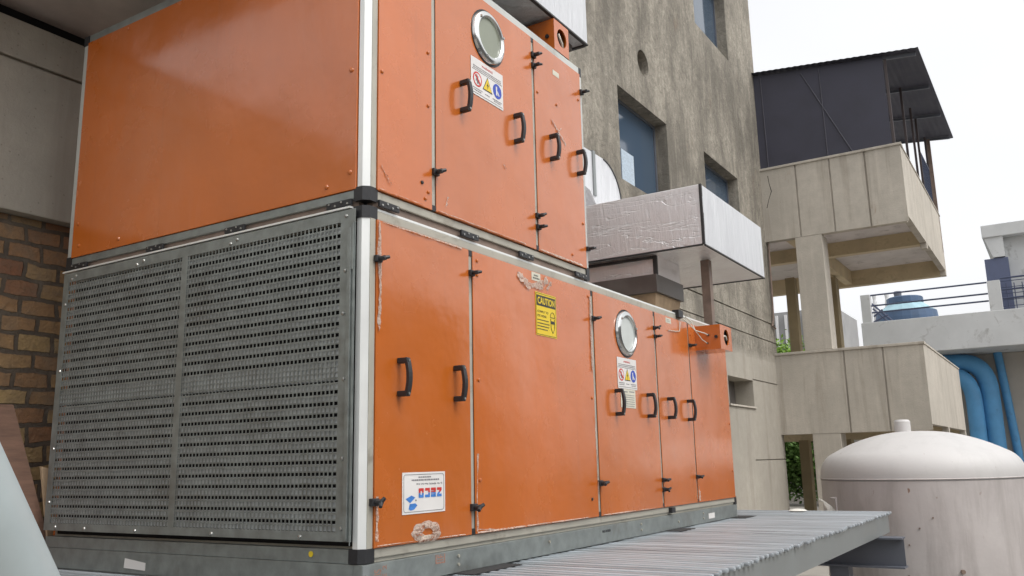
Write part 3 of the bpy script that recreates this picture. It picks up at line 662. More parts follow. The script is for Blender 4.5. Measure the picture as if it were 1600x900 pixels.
def warning(parent, x0, x1, z0, z1, y=-.0135):
    st = MB().box(x0, x1, y, y+.001, z0, z1).build('warning_sticker', 'white', parent)
    w, h = x1-x0, z1-z0; yy = y-.0006
    text('WARNING', (x0+x1)/2, z1-h*.12, yy, .02, 'red', st, w=w*.34, h=h*.06)
    lines(st, [(x0+w*.06, x1-w*.06, z1-h*.22, h*.022), (x0+w*.06, x1-w*.06, z1-h*.27, h*.022)], yy)
    MB().box(x0+w*.03, x1-w*.03, yy-.0003, yy, z1-h*.325, z1-h*.315).build('rule', 'ink', st)
    MB().box(x0+w*.03, x1-w*.03, yy-.0003, yy, z0+h*.05, z0+h*.06).build('rule', 'ink', st)
    zc = z0+h*.44; r = min(w*.135, h*.2)
    def disc(cx, cz, r_, mat, yo=0, nm='symbol'): return MB().tube([(cx, yy-yo, cz), (cx, yy-yo-.0004, cz)], r_, 28).build(nm, mat, st)
    cx = x0+w*.19; disc(cx, zc, r, 'red'); disc(cx, zc, r*.78, 'white', .0006)
    q = MB(); q.box(cx-r*.16, cx+r*.16, yy-.0016, yy-.0012, zc-r*.6, zc+r*.45); q.box(cx-r*.42, cx+r*.42, yy-.0021, yy-.0017, zc-r*.28, zc-r*.02); q.box(cx-r*.3, cx-r*.08, yy-.0025, yy-.0022, zc+r*.1, zc+r*.6); q.build('pictogram', 'grey_ink', st)
    q = MB(); d = r*.72*.707; e = r*.09; q.prism([(cx-d-e, yy-.003, zc+d-e), (cx-d+e, yy-.003, zc+d+e), (cx+d+e, yy-.003, zc-d+e), (cx+d-e, yy-.003, zc-d-e)], (0, -.0004, 0)); q.build('slash', 'red', st)
    cx = x0+w*.5; t = r*1.12
    def tri(s_, mat, yo): 
        q = MB(); q.prism([(cx-t*s_, yy-yo, zc-t*.78*s_), (cx+t*s_, yy-yo, zc-t*.78*s_), (cx, yy-yo, zc+t*.98*s_)], (0, -.0004, 0)); q.build('symbol', mat, st)
    tri(1, 'ink', 0); tri(.84, 'yellow', .0006)
    q = MB(); q.prism([(cx+t*.10, yy-.0014, zc+t*.42), (cx-t*.20, yy-.0014, zc-t*.12), (cx-t*.02, yy-.0014, zc-t*.10), (cx-t*.08, yy-.0014, zc-t*.55), (cx+t*.22, yy-.0014, zc+t*.05), (cx+t*.03, yy-.0014, zc+t*.04)], (0, -.0004, 0)); q.build('pictogram', 'ink', st)
    cx = x0+w*.81; disc(cx, zc, r*1.02, 'blue')
    q = MB(); q.prism([(cx-r*.38, yy-.001, zc+r*.62), (cx-r*.08, yy-.001, zc+r*.62), (cx-r*.02, yy-.001, zc-r*.6), (cx-r*.32, yy-.001, zc-r*.6)], (0, -.0004, 0))
    q.prism([(cx+r*.02, yy-.001, zc+r*.1), (cx+r*.5, yy-.001, zc-r*.5), (cx+r*.28, yy-.001, zc-r*.6), (cx+r*.0, yy-.001, zc-r*.2)], (0, -.0004, 0)); q.build('pictogram', 'white', st)
    lines(st, [(x0+w*.05, x0+w*.34, z0+h*.18, h*.025), (x0+w*.07, x0+w*.32, z0+h*.125, h*.025), (x0+w*.42, x0+w*.58, z0+h*.16, h*.025), (x0+w*.66, x0+w*.95, z0+h*.17, h*.025), (x0+w*.7, x0+w*.92, z0+h*.12, h*.025)], yy)
def screwdots(parent, pts, y=-.0125, mat='orange_door'):
    for (x, z) in pts: MB().lathe([(.010, y+.001), (.009, y-.004), (.004, y-.006)], (x, 0, z), 12, 'y').build('screw_cap', mat, parent)

# ----- lower unit
lo = thing('air_handling_unit', 'long lower orange air handling unit with louvred end standing on the bar platform', 'air handling unit', (2.5, 1.2, -.11))
L1 = 5.02
q = MB(); q.box(.045, L1-.03, .025, HW-.03, .02, 1.585); q.build('casing', 'alu_tan', lo)
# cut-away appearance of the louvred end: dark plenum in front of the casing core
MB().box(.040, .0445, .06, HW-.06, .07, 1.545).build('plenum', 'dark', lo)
cornerpost(lo, .063, 1.548)
cornerblock(lo, .002, .063); cornerblock(lo, 1.548, 1.606)
q = MB(); q.box(.076, L1-.03, .0, .05, .020, .060, .004); q.box(.076, L1-.03, .012, .05, .001, .020); q.build('bottom_rail', 'alu_tan', lo)
q = MB(); q.box(.076, L1-.03, .0, .05, 1.550, 1.592, .004); q.build('top_rail', 'alu_tan', lo)
q = MB(); q.box(.076, L1-.03, .002, .10, 1.5925, 1.6055, .002); q.build('top_lip', 'alu_bright', lo)
MB().box(.08, L1-.02, .1005, HW-.01, 1.586, 1.603).build('top_panel', 'galv', lo)
MB().box(-.028, .05, .076, HW-.01, 1.597, 1.606).build('end_lip', 'alu_bright', lo)
MB().box(.0, .05, .076, HW-.01, .0, .06, .004).build('end_rail', 'galv', lo)
MB().box(L1-.03, L1, 0, .04, .05, 1.56, .004).build('rear_corner_post', 'alu_tan', lo)
MB().box(L1-.045, L1+.005, -.004, .04, .0, .07).build('corner_block', 'black', lo); MB().box(L1-.04, L1+.005, -.004, .04, 1.54, 1.606).build('corner_block', 'black', lo)
MB().box(L1-.03, L1+.001, .041, HW-.01, .0, 1.585).build('rear_panel', 'orange', lo)
MB().box(.05, L1-.03, HW-.03, HW, 0, 1.6).build('back_panel', 'orange', lo)
doors = [(.066, .808, 'orange_door'), (.842, 2.236, 'orange'), (2.272, 3.298, 'orange_door'), (3.328, 4.022, 'orange_door'), (4.046, 4.986, 'orange')]
dob = []
for i, (a, b_, mt) in enumerate(doors):
    nm = 'door' if mt == 'orange_door' else 'side_panel'
    dob.append(MB().box(a, b_, -.0105, .02, .062, 1.547, .003).build(nm, mt, lo))
for (a, b_) in ((.8085, .8415), (2.2365, 2.2715), (3.2985, 3.3275), (4.0225, 4.0455)):
    MB().box(a, b_, -.005, .02, .064, 1.545).build('mullion', 'alu_tan', lo)
    for (z0, z1) in ((.063, .092), (1.515, 1.546)): MB().box(a-.001, b_+.001, -.0085, .0, z0, z1).build('mullion_end', 'black', lo)
    MB().box(b_-.004, b_+.0015, -.0065, -.0055, .09, 1.51).build('gasket_line', 'black', lo)
for (x, z0, z1) in ((.226, .727, .907), (.671, .725, .907), (2.558, .715, .9), (3.104, .718, .9), (3.50, .72, .89), (3.924, .717, .892)):
    d = next(dob[i] for i, (a, b_, _) in enumerate(doors) if a < x < b_); handle(d, x, z0, z1)
for (x, z, r_, bg_) in ((.070, 1.356, .3, 1), (.825, 1.42, 0, 1), (2.256, 1.356, .3, 1), (3.30, 1.417, 1.5, .9), (3.31, 1.351, 0, .9), (4.06, 1.356, 0, .9), (.058, .258, 2, 1.05), (.818, .196, 1, 1.15), (2.262, .271, .2, 1.2), (3.318, .262, 0, 1), (3.318, .192, 1, 1), (4.034, .268, .4, 1)):
    latch(lo, x, z, -.0045 if x != .07 else -.004, r_, bg_)
MB().box(3.80, 3.90, -.03, .03, 1.565, 1.63, .003).build('cable_clip', 'black', lo)
MB().box(3.42, 3.49, -.03, -.002, .015, .055, .003).build('cable_clip', 'black', lo)
porthole(dob[2], 2.775, 1.312, .165, 'porthole_pale')
warning(dob[2], 2.602, 2.925, .911, 1.130)
st = MB().box(2.64, 2.888, -.0130, -.0120, .778, .909).build('data_plate', 'paper', dob[2])
lines(st, [(2.66, 2.76, .89, .008), (2.78, 2.87, .893, .008)]+[(2.66+.02*(k % 2), 2.70, .868-.0155*k, .006) for k in range(6)]+[(2.715, 2.87, .868-.0155*k, .005) for k in range(6)], -.0131)
# caution sign
st = MB().box(1.500, 1.750, -.0135, -.0125, 1.163, 1.427).build('caution_sign', 'yellow', dob[1]); yy = -.0141
MB().box(1.512, 1.738, yy-.0002, yy+.0004, 1.345, 1.410).build('header', 'ink', st)
text('CAUTION', 1.625, 1.3775, yy-.0008, .05, 'yellow', st, w=.205, h=.043, bold=.0012)
text('COMPLY TO', 1.583, 1.310, yy, .02, 'ink', st, w=.13, h=.014); text('EYE WEAR', 1.572, 1.284, yy, .02, 'ink', st, w=.105, h=.014)
lines(st, [(1.515, 1.65, 1.258, .006), (1.515, 1.665, 1.238, .006), (1.515, 1.655, 1.220, .006), (1.515, 1.64, 1.202, .006)], yy, 'ink')
q = MB()
for (x0, x1, z0, z1) in ((1.506, 1.744, 1.419, 1.4215), (1.506, 1.744, 1.1685, 1.171), (1.506, 1.5085, 1.171, 1.419), (1.7415, 1.744, 1.171, 1.419)): q.box(x0, x1, yy-.0004, yy, z0, z1)
q.build('border', 'ink', st)
q = MB(); ring = [(1.70+.027*math.cos(a), yy-.0005, 1.29+.03*math.sin(a)) for a in [i*math.pi/9 for i in range(10)]]; q.tube(ring, .0018, 5)
q.tube([(1.672, yy-.0005, 1.288), (1.728, yy-.0005, 1.288)], .0018, 5)
q.tube([(1.676, yy-.0005, 1.28), (1.678, yy-.0005, 1.22), (1.70, yy-.0005, 1.19), (1.722, yy-.0005, 1.22), (1.724, yy-.0005, 1.28)], .0018, 5)
q.box(1.674, 1.726, yy-.0012, yy, 1.248, 1.266); q.build('pictogram', 'ink', st)
# upside-down maker's sticker
st = MB().box(.2515, .5785, -.0135, -.0125, .192, .381).build('maker_sticker', 'white', dob[0])
bz0, bz1, bx0, bx1 = .202, .371, .262, .568
q = MB(); 
cor = []
for (cx, cz, a0) in ((bx1-.012, bz1-.012, 0), (bx0+.012, bz1-.012, 90), (bx0+.012, bz0+.012, 180), (bx1-.012, bz0+.012, 270)):
    for k in range(4): cor.append((cx+.012*math.cos(R(a0+30*k)), yy, cz+.012*math.sin(R(a0+30*k))))
q.tube(cor+[cor[0]], .0013, 4); q.build('border', 'grey_ink', st)
# block letters Z E C O rotated half a turn : built from bars, red above and blue below as seen
def letter(ch, cx, cz, w, h, t):
    """bars in upright orientation, centred at 0"""
    B = {'Z': [(-w, w, h-t, h), (-w, w, -h, -h+t), 'diag'],
         'E': [(-w, w, h-t, h), (-w, w, -t/2, t/2), (-w, w, -h, -h+t), (-w, -w+t, -h, h)],
         'C': [(-w, w, h-t, h), (-w, w, -h, -h+t), (-w, -w+t, -h, h)],
         'O': [(-w, w, h-t, h), (-w, w, -h, -h+t), (-w, -w+t, -h, h), (w-t, w, -h, h)]}[ch]
    for half, mat in ((1, 'red'), (-1, 'logo_blue')):
        q = MB(); n_ = 0
        for b_ in B:
            if b_ == 'diag':
                pts = [(-w, -h+t), (-w+t*1.3, -h+t), (w, h-t), (w-t*1.3, h-t)]
                mid = lambda p, r_: (p[0]+(r_[0]-p[0])*.5, 0)
                if half == 1: pl = [pts[0], pts[1], mid(pts[1], pts[2]), mid(pts[0], pts[3])]
                else: pl = [mid(pts[0], pts[3]), mid(pts[1], pts[2]), pts[2], pts[3]]
                q.prism([(cx-a_, yy-.0004*(n_+1), cz-c_) for a_, c_ in pl], (0, -.0003, 0)); n_ += 1; continue
            x0, x1, z0, z1 = b_
            X0, X1, Z0, Z1 = cx-x1, cx-x0, cz-z1, cz-z0      # half-turn
            if half == 1: Z0 = max(Z0, cz+.0006)
            else: Z1 = min(Z1, cz-.0006)
            if Z1-Z0 > .0004: q.box(X0, X1, yy-.0004*(n_+1)-.0003, yy-.0004*(n_+1), Z0, Z1); n_ += 1
        q.build('lettering', mat, st)
for ch, cx in zip('ZECO', (.531, .484, .438, .390)): letter(ch, cx, .285, .0185, .0215, .0125)
q = MB(); q.prism([(.275, yy, .262), (.318, yy, .276), (.347, yy, .266), (.308, yy, .242)], (0, -.0004, 0)); q.prism([(.305, yy, .238), (.345, yy, .240), (.362, yy, .230), (.338, yy, .212), (.312, yy, .208), (.298, yy, .216)], (0, -.0004, 0)); q.build('emblem', 'logo_blue', st)
q = MB(); q.tube([(.351, yy, .253), (.351, yy-.0005, .253)], .004, 10); q.build('lettering', 'ink', st)
text('Sy. No. 40/44/45, New Ind. Area', .455, .327, yy, .01, 'grey_ink', st, w=.20, h=.011, rot=math.pi)
lines(st, [(.32, .53, .345, .007), (.37, .47, .358, .006)], yy)
# patch of peeled film with a small label
q = MB()
cx, cz = .435, .105; vs_ = []
for ring in range(3):
    row = []
    for k in range(22):
        a = 2*math.pi*k/22; r_ = (.35+.32*ring)*(1+random.uniform(-.1, .1)); row.append(q.bm.verts.new((cx+.115*r_*math.cos(a), -.0125-random.uniform(.001, .014)*(ring < 2), cz+.05*r_*math.sin(a)-.12*.0*math.cos(a))))
    vs_.append(row)
for ring in range(2):
    for k in range(22): q.bm.faces.new((vs_[ring][k], vs_[ring][(k+1) % 22], vs_[ring+1][(k+1) % 22], vs_[ring+1][k]))
q.build('film_scrap', 'film', dob[0])
MB().box(.375, .47, -.0122, -.0112, .072, .090).build('label', 'paper', dob[0])
for pts, w in (([(.075, .09), (.078, .30)], .014), ([(.075, 1.54), (.085, 1.2), (.078, 1.0)], .022), ([(.08, .072), (.8, .07)], .008), ([(.85, .075), (.86, .5)], .012), ([(.86, .085), (1.05, .07)], .022), ([(.10, 1.542), (.8, 1.54)], .009),
               ([(2.22, 1.5), (2.215, .95)], .022), ([(2.225, .7), (2.23, .1)], .012), ([(1.30, 1.5), (1.42, 1.45), (1.56, 1.47), (1.66, 1.53)], .045), ([(2.29, .07), (3.2, .068)], .01), ([(.85, .07), (2.2, .068)], .009), ([(4.06, .075), (4.06, .2)], .015), ([(1.64, 1.46), (1.70, 1.52)], .03)):
    filmstrip(lo, pts, w, 12, -.0125)
MB().box(1.464, 1.568, -.0120, -.0110, 1.492, 1.543).build('label', 'paper', dob[1]); lines(dob[1], [(1.49, 1.54, 1.525, .008), (1.478, 1.555, 1.508, .009)], -.0121, 'ink')
MB().box(3.55, 3.66, -.0120, -.0110, 1.492, 1.533).build('label', 'paper', dob[3]); lines(dob[3], [(3.57, 3.63, 1.52, .006), (3.57, 3.64, 1.507, .006)], -.0121)
screwdots(lo, [(.885, 1.42), (.885, .85), (.885, .33), (.885, 1.50), (2.20, 1.50), (2.20, .82), (4.95, 1.45), (4.95, .72), (4.95, .3), (4.085, 1.45), (4.085, .8)])
screwdots(lo, [(2.145, .176)], -.012, 'black')
# actuator box at the far end
ab = MB(); ab.box(4.20, 4.205, -.235, -.0115, 1.325, 1.535); ab.box(4.205, 4.50, -.235, -.0115, 1.325, 1.33); ab.box(4.205, 4.50, -.235, -.0115, 1.53, 1.535)
Pq = lambda u, v, d: (u, -.235+d, v)
facade(ab, Pq, 4.205, 4.50, 1.33, 1.53, [], hole=(4.36, 1.435, .069, .012, 1)); ab.box(4.495, 4.50, -.234, -.0115, 1.331, 1.529)
abo = ab.build('actuator_box', 'orange', lo)
MB().box(4.24, 4.46, -.205, -.2, 1.345, 1.52).build('inner_plate', 'dark', abo)
MB().tube([(4.31, -.218, 1.43), (4.34, -.222, 1.45), (4.38, -.222, 1.448), (4.41, -.218, 1.42)], .007, 8).build('wire', 'wire', abo)
q = MB(); q.tube([(4.199, -.20, 1.43), (4.185, -.20, 1.43)], .014, 10); q.tube([(4.199, -.13, 1.45), (4.185, -.13, 1.45)], .010, 10); q.tube([(4.199, -.12, 1.38), (4.187, -.12, 1.38)], .008, 10); q.build('cable_gland', 'black', abo)
MB().tube([(3.86, -.035, 1.56), (3.95, -.06, 1.52), (4.0, -.09, 1.47), (4.1, -.13, 1.455), (4.185, -.13, 1.45)], .005, 8).build('wire', 'wire', abo)
MB().tube([(4.02, .0, 1.60), (4.03, -.05, 1.55), (4.03, -.08, 1.47), (4.1, -.11, 1.40), (4.185, -.12, 1.38)], .004, 8).build('wire', 'wire', abo)
MB().tube([(3.84, -.02, 1.53), (3.82, -.02, 1.45), (3.74, -.018, 1.44), (3.58, -.018, 1.43)], .0035, 8).build('wire', 'wire', abo)
# base frame
bf = MB(); bf.box(0, L1+.01, -.002, .05, -.109, -.001, .003); bf.box(0, .05, .0505, HW, -.109, -.001, .003)
bfo = bf.build('base_frame', 'galv', lo)
q = MB(); q.box(.003, .045, -.0035, -.0025, -.108, -.002); q.build('end_cap', 'steelgrey', bfo)
for (x, z) in ((.022, -.05), (.70, -.03), (.70, -.07), (1.6, -.04), (2.9, -.03), (2.9, -.07), (3.6, -.06), (4.15, -.03), (4.15, -.07)):
    MB().tube([(x, -.0025, z), (x, -.009, z)], .008, 8).build('bolt', 'bolt' if x < .1 else 'alu_tan', bfo)
MB().box(4.27, 4.42, -.0042, -.0036, -.082, -.038).build('label', 'white', bfo)
q = MB(); q.prism([(-.0015, 1.65, -.033), (-.0015, 1.475, -.051), (-.0015, 1.475, -.089), (-.0015, 1.655, -.082)], (-.001, 0, 0)); q.build('label', 'white', bfo)
text('IS', .10, -.040, -.0028, .03, 'fade_red', bfo, w=.022, h=.045, rot=math.pi/2); text('E 2', .145, -.042, -.0028, .03, 'fade_red', bfo, w=.055, h=.026, rot=math.pi/2)
q = MB()
for (x0, x1, z0, z1) in ((.515, .522, -.05, -.008), (.583, .590, -.05, -.008), (.522, .583, -.05, -.044), (.53, .575, -.025, -.019), (.53, .537, -.019, -.010), (.552, .558, -.019, -.010), (.53, .575, -.037, -.032)): q.box(x0, x1, -.0032, -.0026, z0, z1)
q.build('stamp', 'fade_red', bfo)
text('MADE IN INDIA', 2.35, -.035, -.0028, .02, 'ink', bfo, w=.12, h=.016)

# louvred intake screen
sc_ = thing; X = -.022
sh = MB(); sh.box(X-.002, X+.002, .045, .135, .095, 1.590); sh.box(X-.002, X+.002, 2.345, 2.395, .095, 1.590)
sh.box(X-.002, X+.002, .1355, 2.3445, 1.535, 1.590); sh.box(X-.002, X+.002, .1355, 2.3445, .095, .135)
sh.box(X-.003, X+.0025, 1.235, 1.285, .1355, 1.5345)
so_ = sh.build('screen_frame', 'galv', lo)
q = MB(); q.box(X-.012, X-.0025, .062, .085, .10, 1.50, .002); q.box(X-.010, X-.0025, .05, .060, 1.30, 1.52); q.box(X-.0075, X-.0028, .047, .0495, .08, 1.3); q.build('edge_strip', 'galv', so_)
q = MB(); pit = .02595
n = int((2.345-.135)/pit)
for i in range(1, n+1):
    y = .135+i*pit; 
    if 1.23 < y < 1.29: continue
    q.box(X-.0012, X+.0012, y-.0036, y+.0036, .135, 1.535)
nz_ = int((1.535-.135)/pit)
for j in range(1, nz_+1):
    z = .135+j*pit; q.box(X-.0010, X+.0014, .1355, 1.2345, z-.0036, z+.0036); q.box(X-.0010, X+.0014, 1.2855, 2.3445, z-.0036, z+.0036)
q.build('perforated_sheet', 'galv', so_)
q = MB(); z = .137; 
while z < 1.54:
    q.prism([(-.0155, .09, z), (-.0115, .09, z+.031), (-.0085, .09, z+.030), (-.0125, .09, z-.001)], (0, 2.29, 0))
    z += .0519
q.box(-.017, .01, .09, 2.38, .80, .86)
q.build('louvre_blades', 'galv_dark', lo)
for (y, z) in ((.10, 1.56), (.11, 1.10), (.10, 1.30), (.10, .80), (.10, .45), (.10, .15), (1.62, 1.565), (1.68, 1.55), (.85, 1.565), (.90, 1.55), (2.27, 1.565), (2.31, 1.55), (2.36, 1.40), (2.36, 1.0), (2.36, .55), (2.36, .25), (2.28, .115), (2.0, .112), (1.55, .11), (.95, .11), (.35, .11), (.07, 1.37), (.07, 1.41), (.07, 1.47)):
    MB().lathe([(.010, X-.002), (.008, X-.007), (.002, X-.009)], (0, y, z), 8, 'x').build('screw', 'bolt', so_)
MB().lathe([(.013, -.001), (.013, -.004)], (0, .30, .035), 12, 'x').build('plug', 'yellow', lo)

# ----- upper unit
U0, UT, L2 = 1.625, 3.163, 2.236
uu = thing('air_handling_unit', 'short upper orange air handling unit with blank end panel stacked on the lower one', 'air handling unit', (1.1, 1.2, 1.61))
MB().box(.03, L2-.02, .025, HW-.03, U0+.02, UT-.02).build('casing', 'alu_tan', uu)
cornerpost(uu, 1.700, UT-.065); cornerblock(uu, 1.632, 1.700); cornerblock(uu, UT-.065, UT)
q = MB(); q.box(.076, L2-.02, 0, .05, 1.646, 1.688, .004); q.build('bottom_rail', 'alu_tan', uu)
q = MB(); q.box(.06, L2-.015, .014, .05, 1.608, 1.6455); q.box(.014, .05, .06, HW-.02, 1.608, 1.6455); q.build('base_channel', 'rust_post', uu)
q = MB(); q.box(.076, L2-.02, 0, .05, UT-.052, UT, .004); q.build('top_rail', 'alu', uu)
MB().box(0, .05, .076, HW-.05, 1.646, 1.690, .004).build('end_rail', 'galv', uu); MB().box(0, .05, .076, HW-.05, UT-.05, UT, .004).build('end_rail', 'galv', uu)
MB().box(0, .05, HW-.045, HW, 1.69, UT-.05, .004).build('rear_post', 'alu', uu)
MB().box(-.003, .06, HW-.049, HW+.003, UT-.065, UT).build('corner_block', 'black', uu); MB().box(-.003, .06, HW-.049, HW+.003, 1.61, 1.70).build('corner_block', 'black', uu)
MB().box(-.006, .028, .062, HW-.047, 1.692, UT-.052, .003).build('end_panel', 'orange', uu)
MB().box(L2-.02, L2, .041, HW, 1.64, UT-.005).build('rear_panel', 'orange', uu)
MB().box(.03, L2-.02, HW-.03, HW, 1.64, UT-.005).build('back_panel', 'orange', uu)
MB().box(.0505, L2-.02, .0505, HW-.02, UT-.019, UT-.004).build('top_panel', 'galv', uu)
MB().box(L2-.024, L2-.0, -.006, .04, 1.70, UT-.07, .003).build('rear_corner_post', 'alu', uu)
MB().box(L2-.036, L2+.006, -.008, .05, 1.612, 1.70).build('corner_block', 'black', uu)
MB().box(L2-.02, L2+.006, -.004, .05, UT-.07, UT).build('corner_block', 'black', uu)
ud = []
for (a, b_, mt) in ((.066, .488, 'orange'), (.522, 1.534, 'orange_door'), (1.566, 2.205, 'orange_door')):
    ud.append(MB().box(a, b_, -.0105, .02, 1.692, UT-.055, .003).build('door' if mt == 'orange_door' else 'side_panel', mt, uu))
for (a, b_) in ((.4885, .5215), (1.5345, 1.5655)):
    MB().box(a, b_, -.005, .02, 1.694, UT-.057).build('mullion', 'alu_tan', uu)
    for (z0, z1) in ((1.693, 1.722), (UT-.085, UT-.056)): MB().box(a-.001, b_+.001, -.0085, 0, z0, z1).build('mullion_end', 'black', uu)
    MB().box(b_-.004, b_+.0015, -.0065, -.0055, 1.72, UT-.09).build('gasket_line', 'black', uu)
for (x, z0, z1) in ((.753, 2.314, 2.501), (1.312, 2.308, 2.497), (1.75, 2.326, 2.505), (2.12, 2.328, 2.507)):
    handle(ud[1] if x < 1.5 else ud[2], x, z0, z1)
for (x, z, r_, b_) in ((1.552, 2.985, .6, 1.1), (1.552, 2.913, 0, 1), (2.215, 2.973, 0, 1), (.51, 1.901, .5, 1.1), (1.552, 1.91, .8, 1), (1.557, 1.839, 0, 1), (2.222, 1.833, 0, .9)): latch(uu, x, z, -.0045, r_, b_)
porthole(ud[1], 1.030, 2.878, .162, 'porthole'); warning(ud[1], .848, 1.182, 2.474, 2.700)
MB().box(1.81, 1.895, -.0120, -.0110, 2.955, 2.99).build('label', 'paper', ud[2])
screwdots(uu, [(.402, 1.818)], -.0125, 'black')
screwdots(uu, [(.455, 2.25), (.455, 2.55), (.455, 1.78), (.09, 2.3), (.43, 1.74), (1.6, 2.75), (1.85, 2.75), (2.17, 2.9), (2.17, 2.0), (2.0, 1.75)])
for (y, z) in ((.10, 2.30), (.10, 1.78), (.25, 1.735), (1.9, 1.74), (2.3, 1.76), (2.32, 1.9), (1.2, UT-.075), (1.95, UT-.08)): MB().lathe([(.013, -.0055), (.011, -.011), (.004, -.014)], (0, y, z), 10, 'x').build('screw_cap', 'orange_door', uu)
for pts, w in (([(.082, UT-.3), (.085, 2.75)], .03), ([(.085, 1.82), (.17, 1.73)], .04), ([(.08, 1.70), (.46, 1.70)], .008), ([(.54, 1.70), (1.5, 1.70)], .006), ([(.60, 1.74), (.62, 1.80)], .012), ([(1.17, 2.14), (1.20, 2.11)], .012), ([(1.58, 1.70), (2.19, 1.70)], .014), ([(1.77, 2.62), (1.86, 2.56), (1.97, 2.49)], .012), ([(1.86, 2.57), (1.90, 2.60)], .02), ([(.45, UT-.09), (.44, UT-.25)], .02)):
    filmstrip(uu, pts, w, 10, -.0125)
for (a, b_) in ((.076, .222), (.738, .901), (1.328, 1.49), (2.03, 2.19)): joint_front(uu, a, b_, 1.612, 1.645)
for (a, b_) in ((.08, .237), (.814, .961), (1.472, 1.619), (2.19, 2.35)): joint_end(uu, a, b_, 1.614, 1.645)
# actuator box on top edge of the upper unit
ab = MB(); x0, x1, z0, z1 = 1.868, 2.075, UT+.004, 3.394; yf, yb_ = -.002, .24
ab.box(x0, x0+.005, yf, yb_, z0, z1); ab.box(x1-.005, x1, yf+.001, yb_, z0+.001, z1-.001); ab.box(x0+.005, x1-.005, yf+.001, yb_, z1-.005, z1)
facade(ab, lambda u, v, d: (u, yf+d, v), x0+.005, x1-.005, z0, z1-.005, [], hole=(1.975, 3.285, .066, .01, 1))
abo = ab.build('actuator_box', 'orange', uu)
MB().box(x0+.03, x1-.03, .05, .055, z0+.02, z1-.02).build('inner_plate', 'dark', abo)
MB().tube([(1.945, .008, 3.31), (1.96, .003, 3.275), (1.985, .003, 3.25), (2.0, .01, 3.23)], .009, 8).build('wire', 'wire', abo)
q = MB(); q.tube([(x0-.001, .05, 3.27), (x0-.013, .05, 3.27)], .014, 10); q.tube([(x0-.001, .12, 3.28), (x0-.012, .12, 3.28)], .008, 10); q.build('cable_gland', 'black', abo)

# ================================================================== DUCTS
# insulated box duct above the upper unit
td = thing('insulated_duct', 'white insulated box duct hanging just above the upper orange unit', 'duct', (1.5, .5, 3.45))
MB().box(.62, 2.40, .012, 1.05, 3.425, 4.4, .006).build('cladding', 'whiteclad', td)
q = MB(); q.box(.625, 2.398, .006, .03, 3.412, 3.4245); q.box(2.38, 2.404, .031, 1.04, 3.412, 3.4245); q.box(.625, .65, .031, 1.04, 3.412, 3.4245); q.build('edge_tape', 'tape', td)
MB().box(.8, 2.2, .25, .95, UT+.0, 3.4245).build('collar', 'dkmetal', td)
MB().box(2.05, 2.32, .10, .60, 3.37, 3.4115).build('flange', 'dkmetal', td)
# horizontal white duct with elbow coming down on the foil duct
ed = thing('elbow_duct', 'white clad duct elbow curving down behind the upper unit onto the foil duct', 'duct', (4, 1.5, 2.85))
top = [(1.6, 3.57), (5.06, 3.575)]
for i in range(1, 11):
    a = R(90-9*i); top.append((5.04+.44*math.cos(a), 3.135+.44*math.sin(a)))
outer = top+[(5.50, 2.825)]
inner = [(4.85, 2.825), (4.85, 3.02), (4.72, 3.14), (4.5, 3.17), (1.6, 3.17)]
q = MB(); q.prism([(a, 1.2, c) for a, c in outer+inner], (0, .65, 0)); q.build('cladding', 'whiteclad', ed)
q = MB(); q.box(4.79, 4.845, 1.185, 1.862, 3.10, 3.59); q.build('joint_strap', 'steelgrey', ed)
for i in range(1): pass
q = MB(); pts = [(a, c) for a, c in top[1:]]+[(5.50, 2.84)]
for i in range(len(pts)-1):
    (a, c), (e, f_) = pts[i], pts[i+1]; n_ = Vector((f_-c, 0, -(e-a))).normalized()*-1
    q.prism([(a, 1.19, c), (e, 1.19, f_), (e+.012*(-n_.x), 1.19, f_+.012*(-n_.z)), (a+.012*(-n_.x), 1.19, c+.012*(-n_.z))], (0, .02, 0))
q.build('edge_tape', 'tape', ed)
# foil duct over the lower unit
fd = thing('foil_duct', 'wide foil covered box duct above the far end of the lower orange unit', 'duct', (5, 1, 2.26))
dx0, dx1, dy0, dz0, dz1 = 4.235, 6.06, -.14, 2.262, 2.815
q = MB(); q.box(dx0, dx1, dy0+.015, 2.45, dz0, dz1, .008); q.build('duct_body', 'foil', fd)
q = MB(); q.box(dx0+.012, dx1-.01, dy0, dy0+.0145, dz0+.004, dz1-.004, .004); q.build('front_cladding', 'whiteclad', fd)
q = MB(); 
for (za, zb, xo) in ((dz0, 2.4, .0), (2.4, 2.55, .006), (2.55, 2.7, -.003), (2.7, dz1, .004)): q.box(dx0-.004, dx0+.016+xo, dy0-.004, dy0+.020, za, zb)
q.box(dx0+.03, dx1, dy0-.003, dy0+.014, dz0-.008, dz0+.003); q.box(dx0-.005, dx0+.02, dy0+.021, 2.4, dz0-.007, dz0+.004); q.box(dx1-.03, dx1+.003, dy0+.0145, 2.4, dz0-.006, dz0-.0005)
q.build('edge_tape', 'tape', fd)
MB().box(4.33, 4.93, .37, 1.6, 2.03, dz0-.001, .004).build('neck', 'foil', fd)
q = MB(); q.box(4.318, 4.35, .355, .39, 2.075, 2.25); q.box(4.30, 4.345, .395, 1.6, 2.222, 2.246); q.build('neck_tape', 'tape', fd)
MB().box(4.29, 4.95, .35, 1.7, 1.905, 2.07, .003).build('transition_box', 'dkmetal', fd)
q = MB(); q.prism([(4.38, .43, 1.607), (4.90, .43, 1.607), (4.93, .38, 1.904), (4.33, .38, 1.904)], (0, 1.1, 0)); q.build('canvas_sleeve', 'canvas', fd)
sp = MB(); sp.box(4.80, 4.88, .03, .11, 1.607, 2.252); sp.box(4.76, 4.92, .02, .13, 1.604, 1.6068)
tag(sp.build('support_post', 'rust_post'), 'brown steel post holding up the foil duct above the lower unit', 'post')

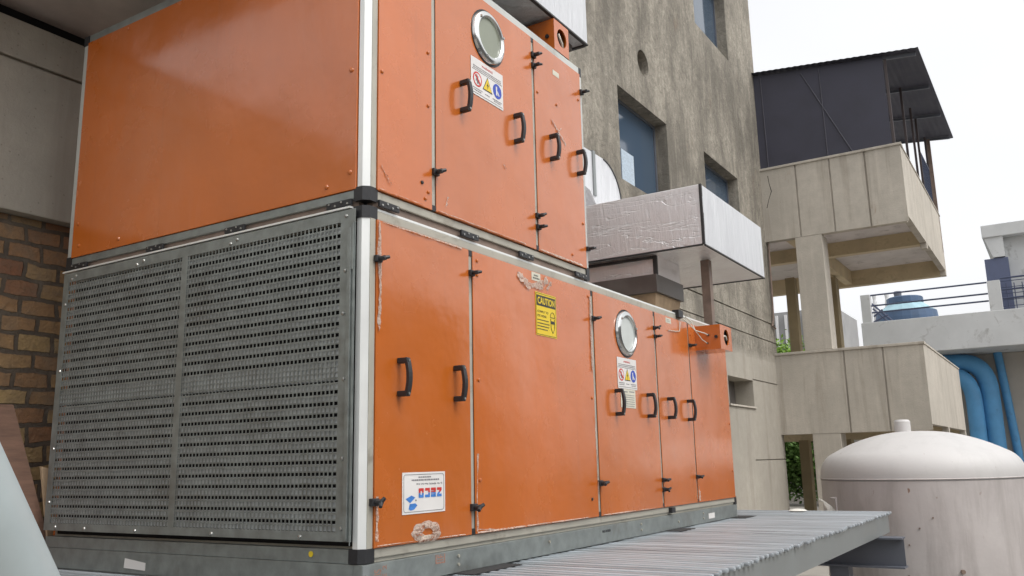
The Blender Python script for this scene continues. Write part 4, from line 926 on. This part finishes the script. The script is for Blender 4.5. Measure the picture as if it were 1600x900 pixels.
# ================================================================== FOREGROUND LEFT
def camdir(px, py): return (fw+r2*((px-800)/1348.07)+u2*(-(py-450)/1348.07)).normalized()
d1, d2 = camdir(0, 690), camdir(95, 900)
P1, P2 = CP+d1*1.9, CP+d2*2.1
nn = d1.cross(d2).normalized()
if nn.dot(r2) > 0: nn = -nn
A, B = P1+nn*.115, P2+nn*.115; dd = (B-A); t0 = (B.z-GZ)/(-dd.z) if dd.z else 0
top_, bot_ = A-dd*3.2, B+dd*t0
pp = thing('white_pipe', 'leaning white plastic pipe in the bottom left corner, close to the camera', 'pipe', tuple(bot_))
MB().tube([top_, A, B, bot_], .115, 40).build('pipe', 'pipe', pp, smooth=True)
dn_ = dd.normalized()
MB().tube([top_-dn_*.001, top_+dn_*.12], .13, 40).build('socket', 'pipe', pp, smooth=True)

q = MB(); q.prism([(-.75, 2.62, .80), (-.137, 2.62, .812), (.035, 2.50, .135), (.10, 2.48, -.112), (-.60, 2.48, -.112)], (0, .02, .004))
tag(q.build('wooden_board', 'board'), 'reddish brown board leaning on the brick wall behind the white pipe', 'board')
q = MB(); q.prism([(-.03, 2.46, .45), (.02, 2.46, .44), (.11, 2.44, -.112), (.06, 2.44, -.112)], (0, .018, .003))
tag(q.build('pale_plank', 'canvas'), 'narrow pale wooden slat leaning beside the reddish board', 'slat')

# parapet on the open side behind the camera, it shows only as a reflection in the paint
pw = thing('parapet_wall', 'low concrete parapet on the open side of the terrace, outside the photograph', 'wall', (2, -9.5, GZ))
MB().box(-10, 30, -9.6, -9.4, GZ, -.15, .01).build('wall', 'conc', pw)
MB().box(-10, 30, -9.65, -9.35, -.149, -.09, .01).build('coping', 'conc', pw)

ob = thing('opposite_building', 'plain grey building across the terrace, behind the photographer', 'building', (0, -15, GZ))
MB().box(-20, 20, -20, -12, GZ, 5.0, .02).build('wall', 'grey_far', ob)
q = MB()
for i in range(9): q.box(-18+i*4.2, -16.4+i*4.2, -11.99, -11.95, 1.0, 2.6)
q.build('window', 'glass', ob)
oc = thing('side_building', 'plain grey building left of the terrace, behind the photographer', 'building', (-12, 3, GZ))  # added out of view to cut the light on the left side
MB().box(-19, -13, -3.5, 14, GZ, 3.2, .02).build('wall', 'grey_far', oc)  # body of the added shade block
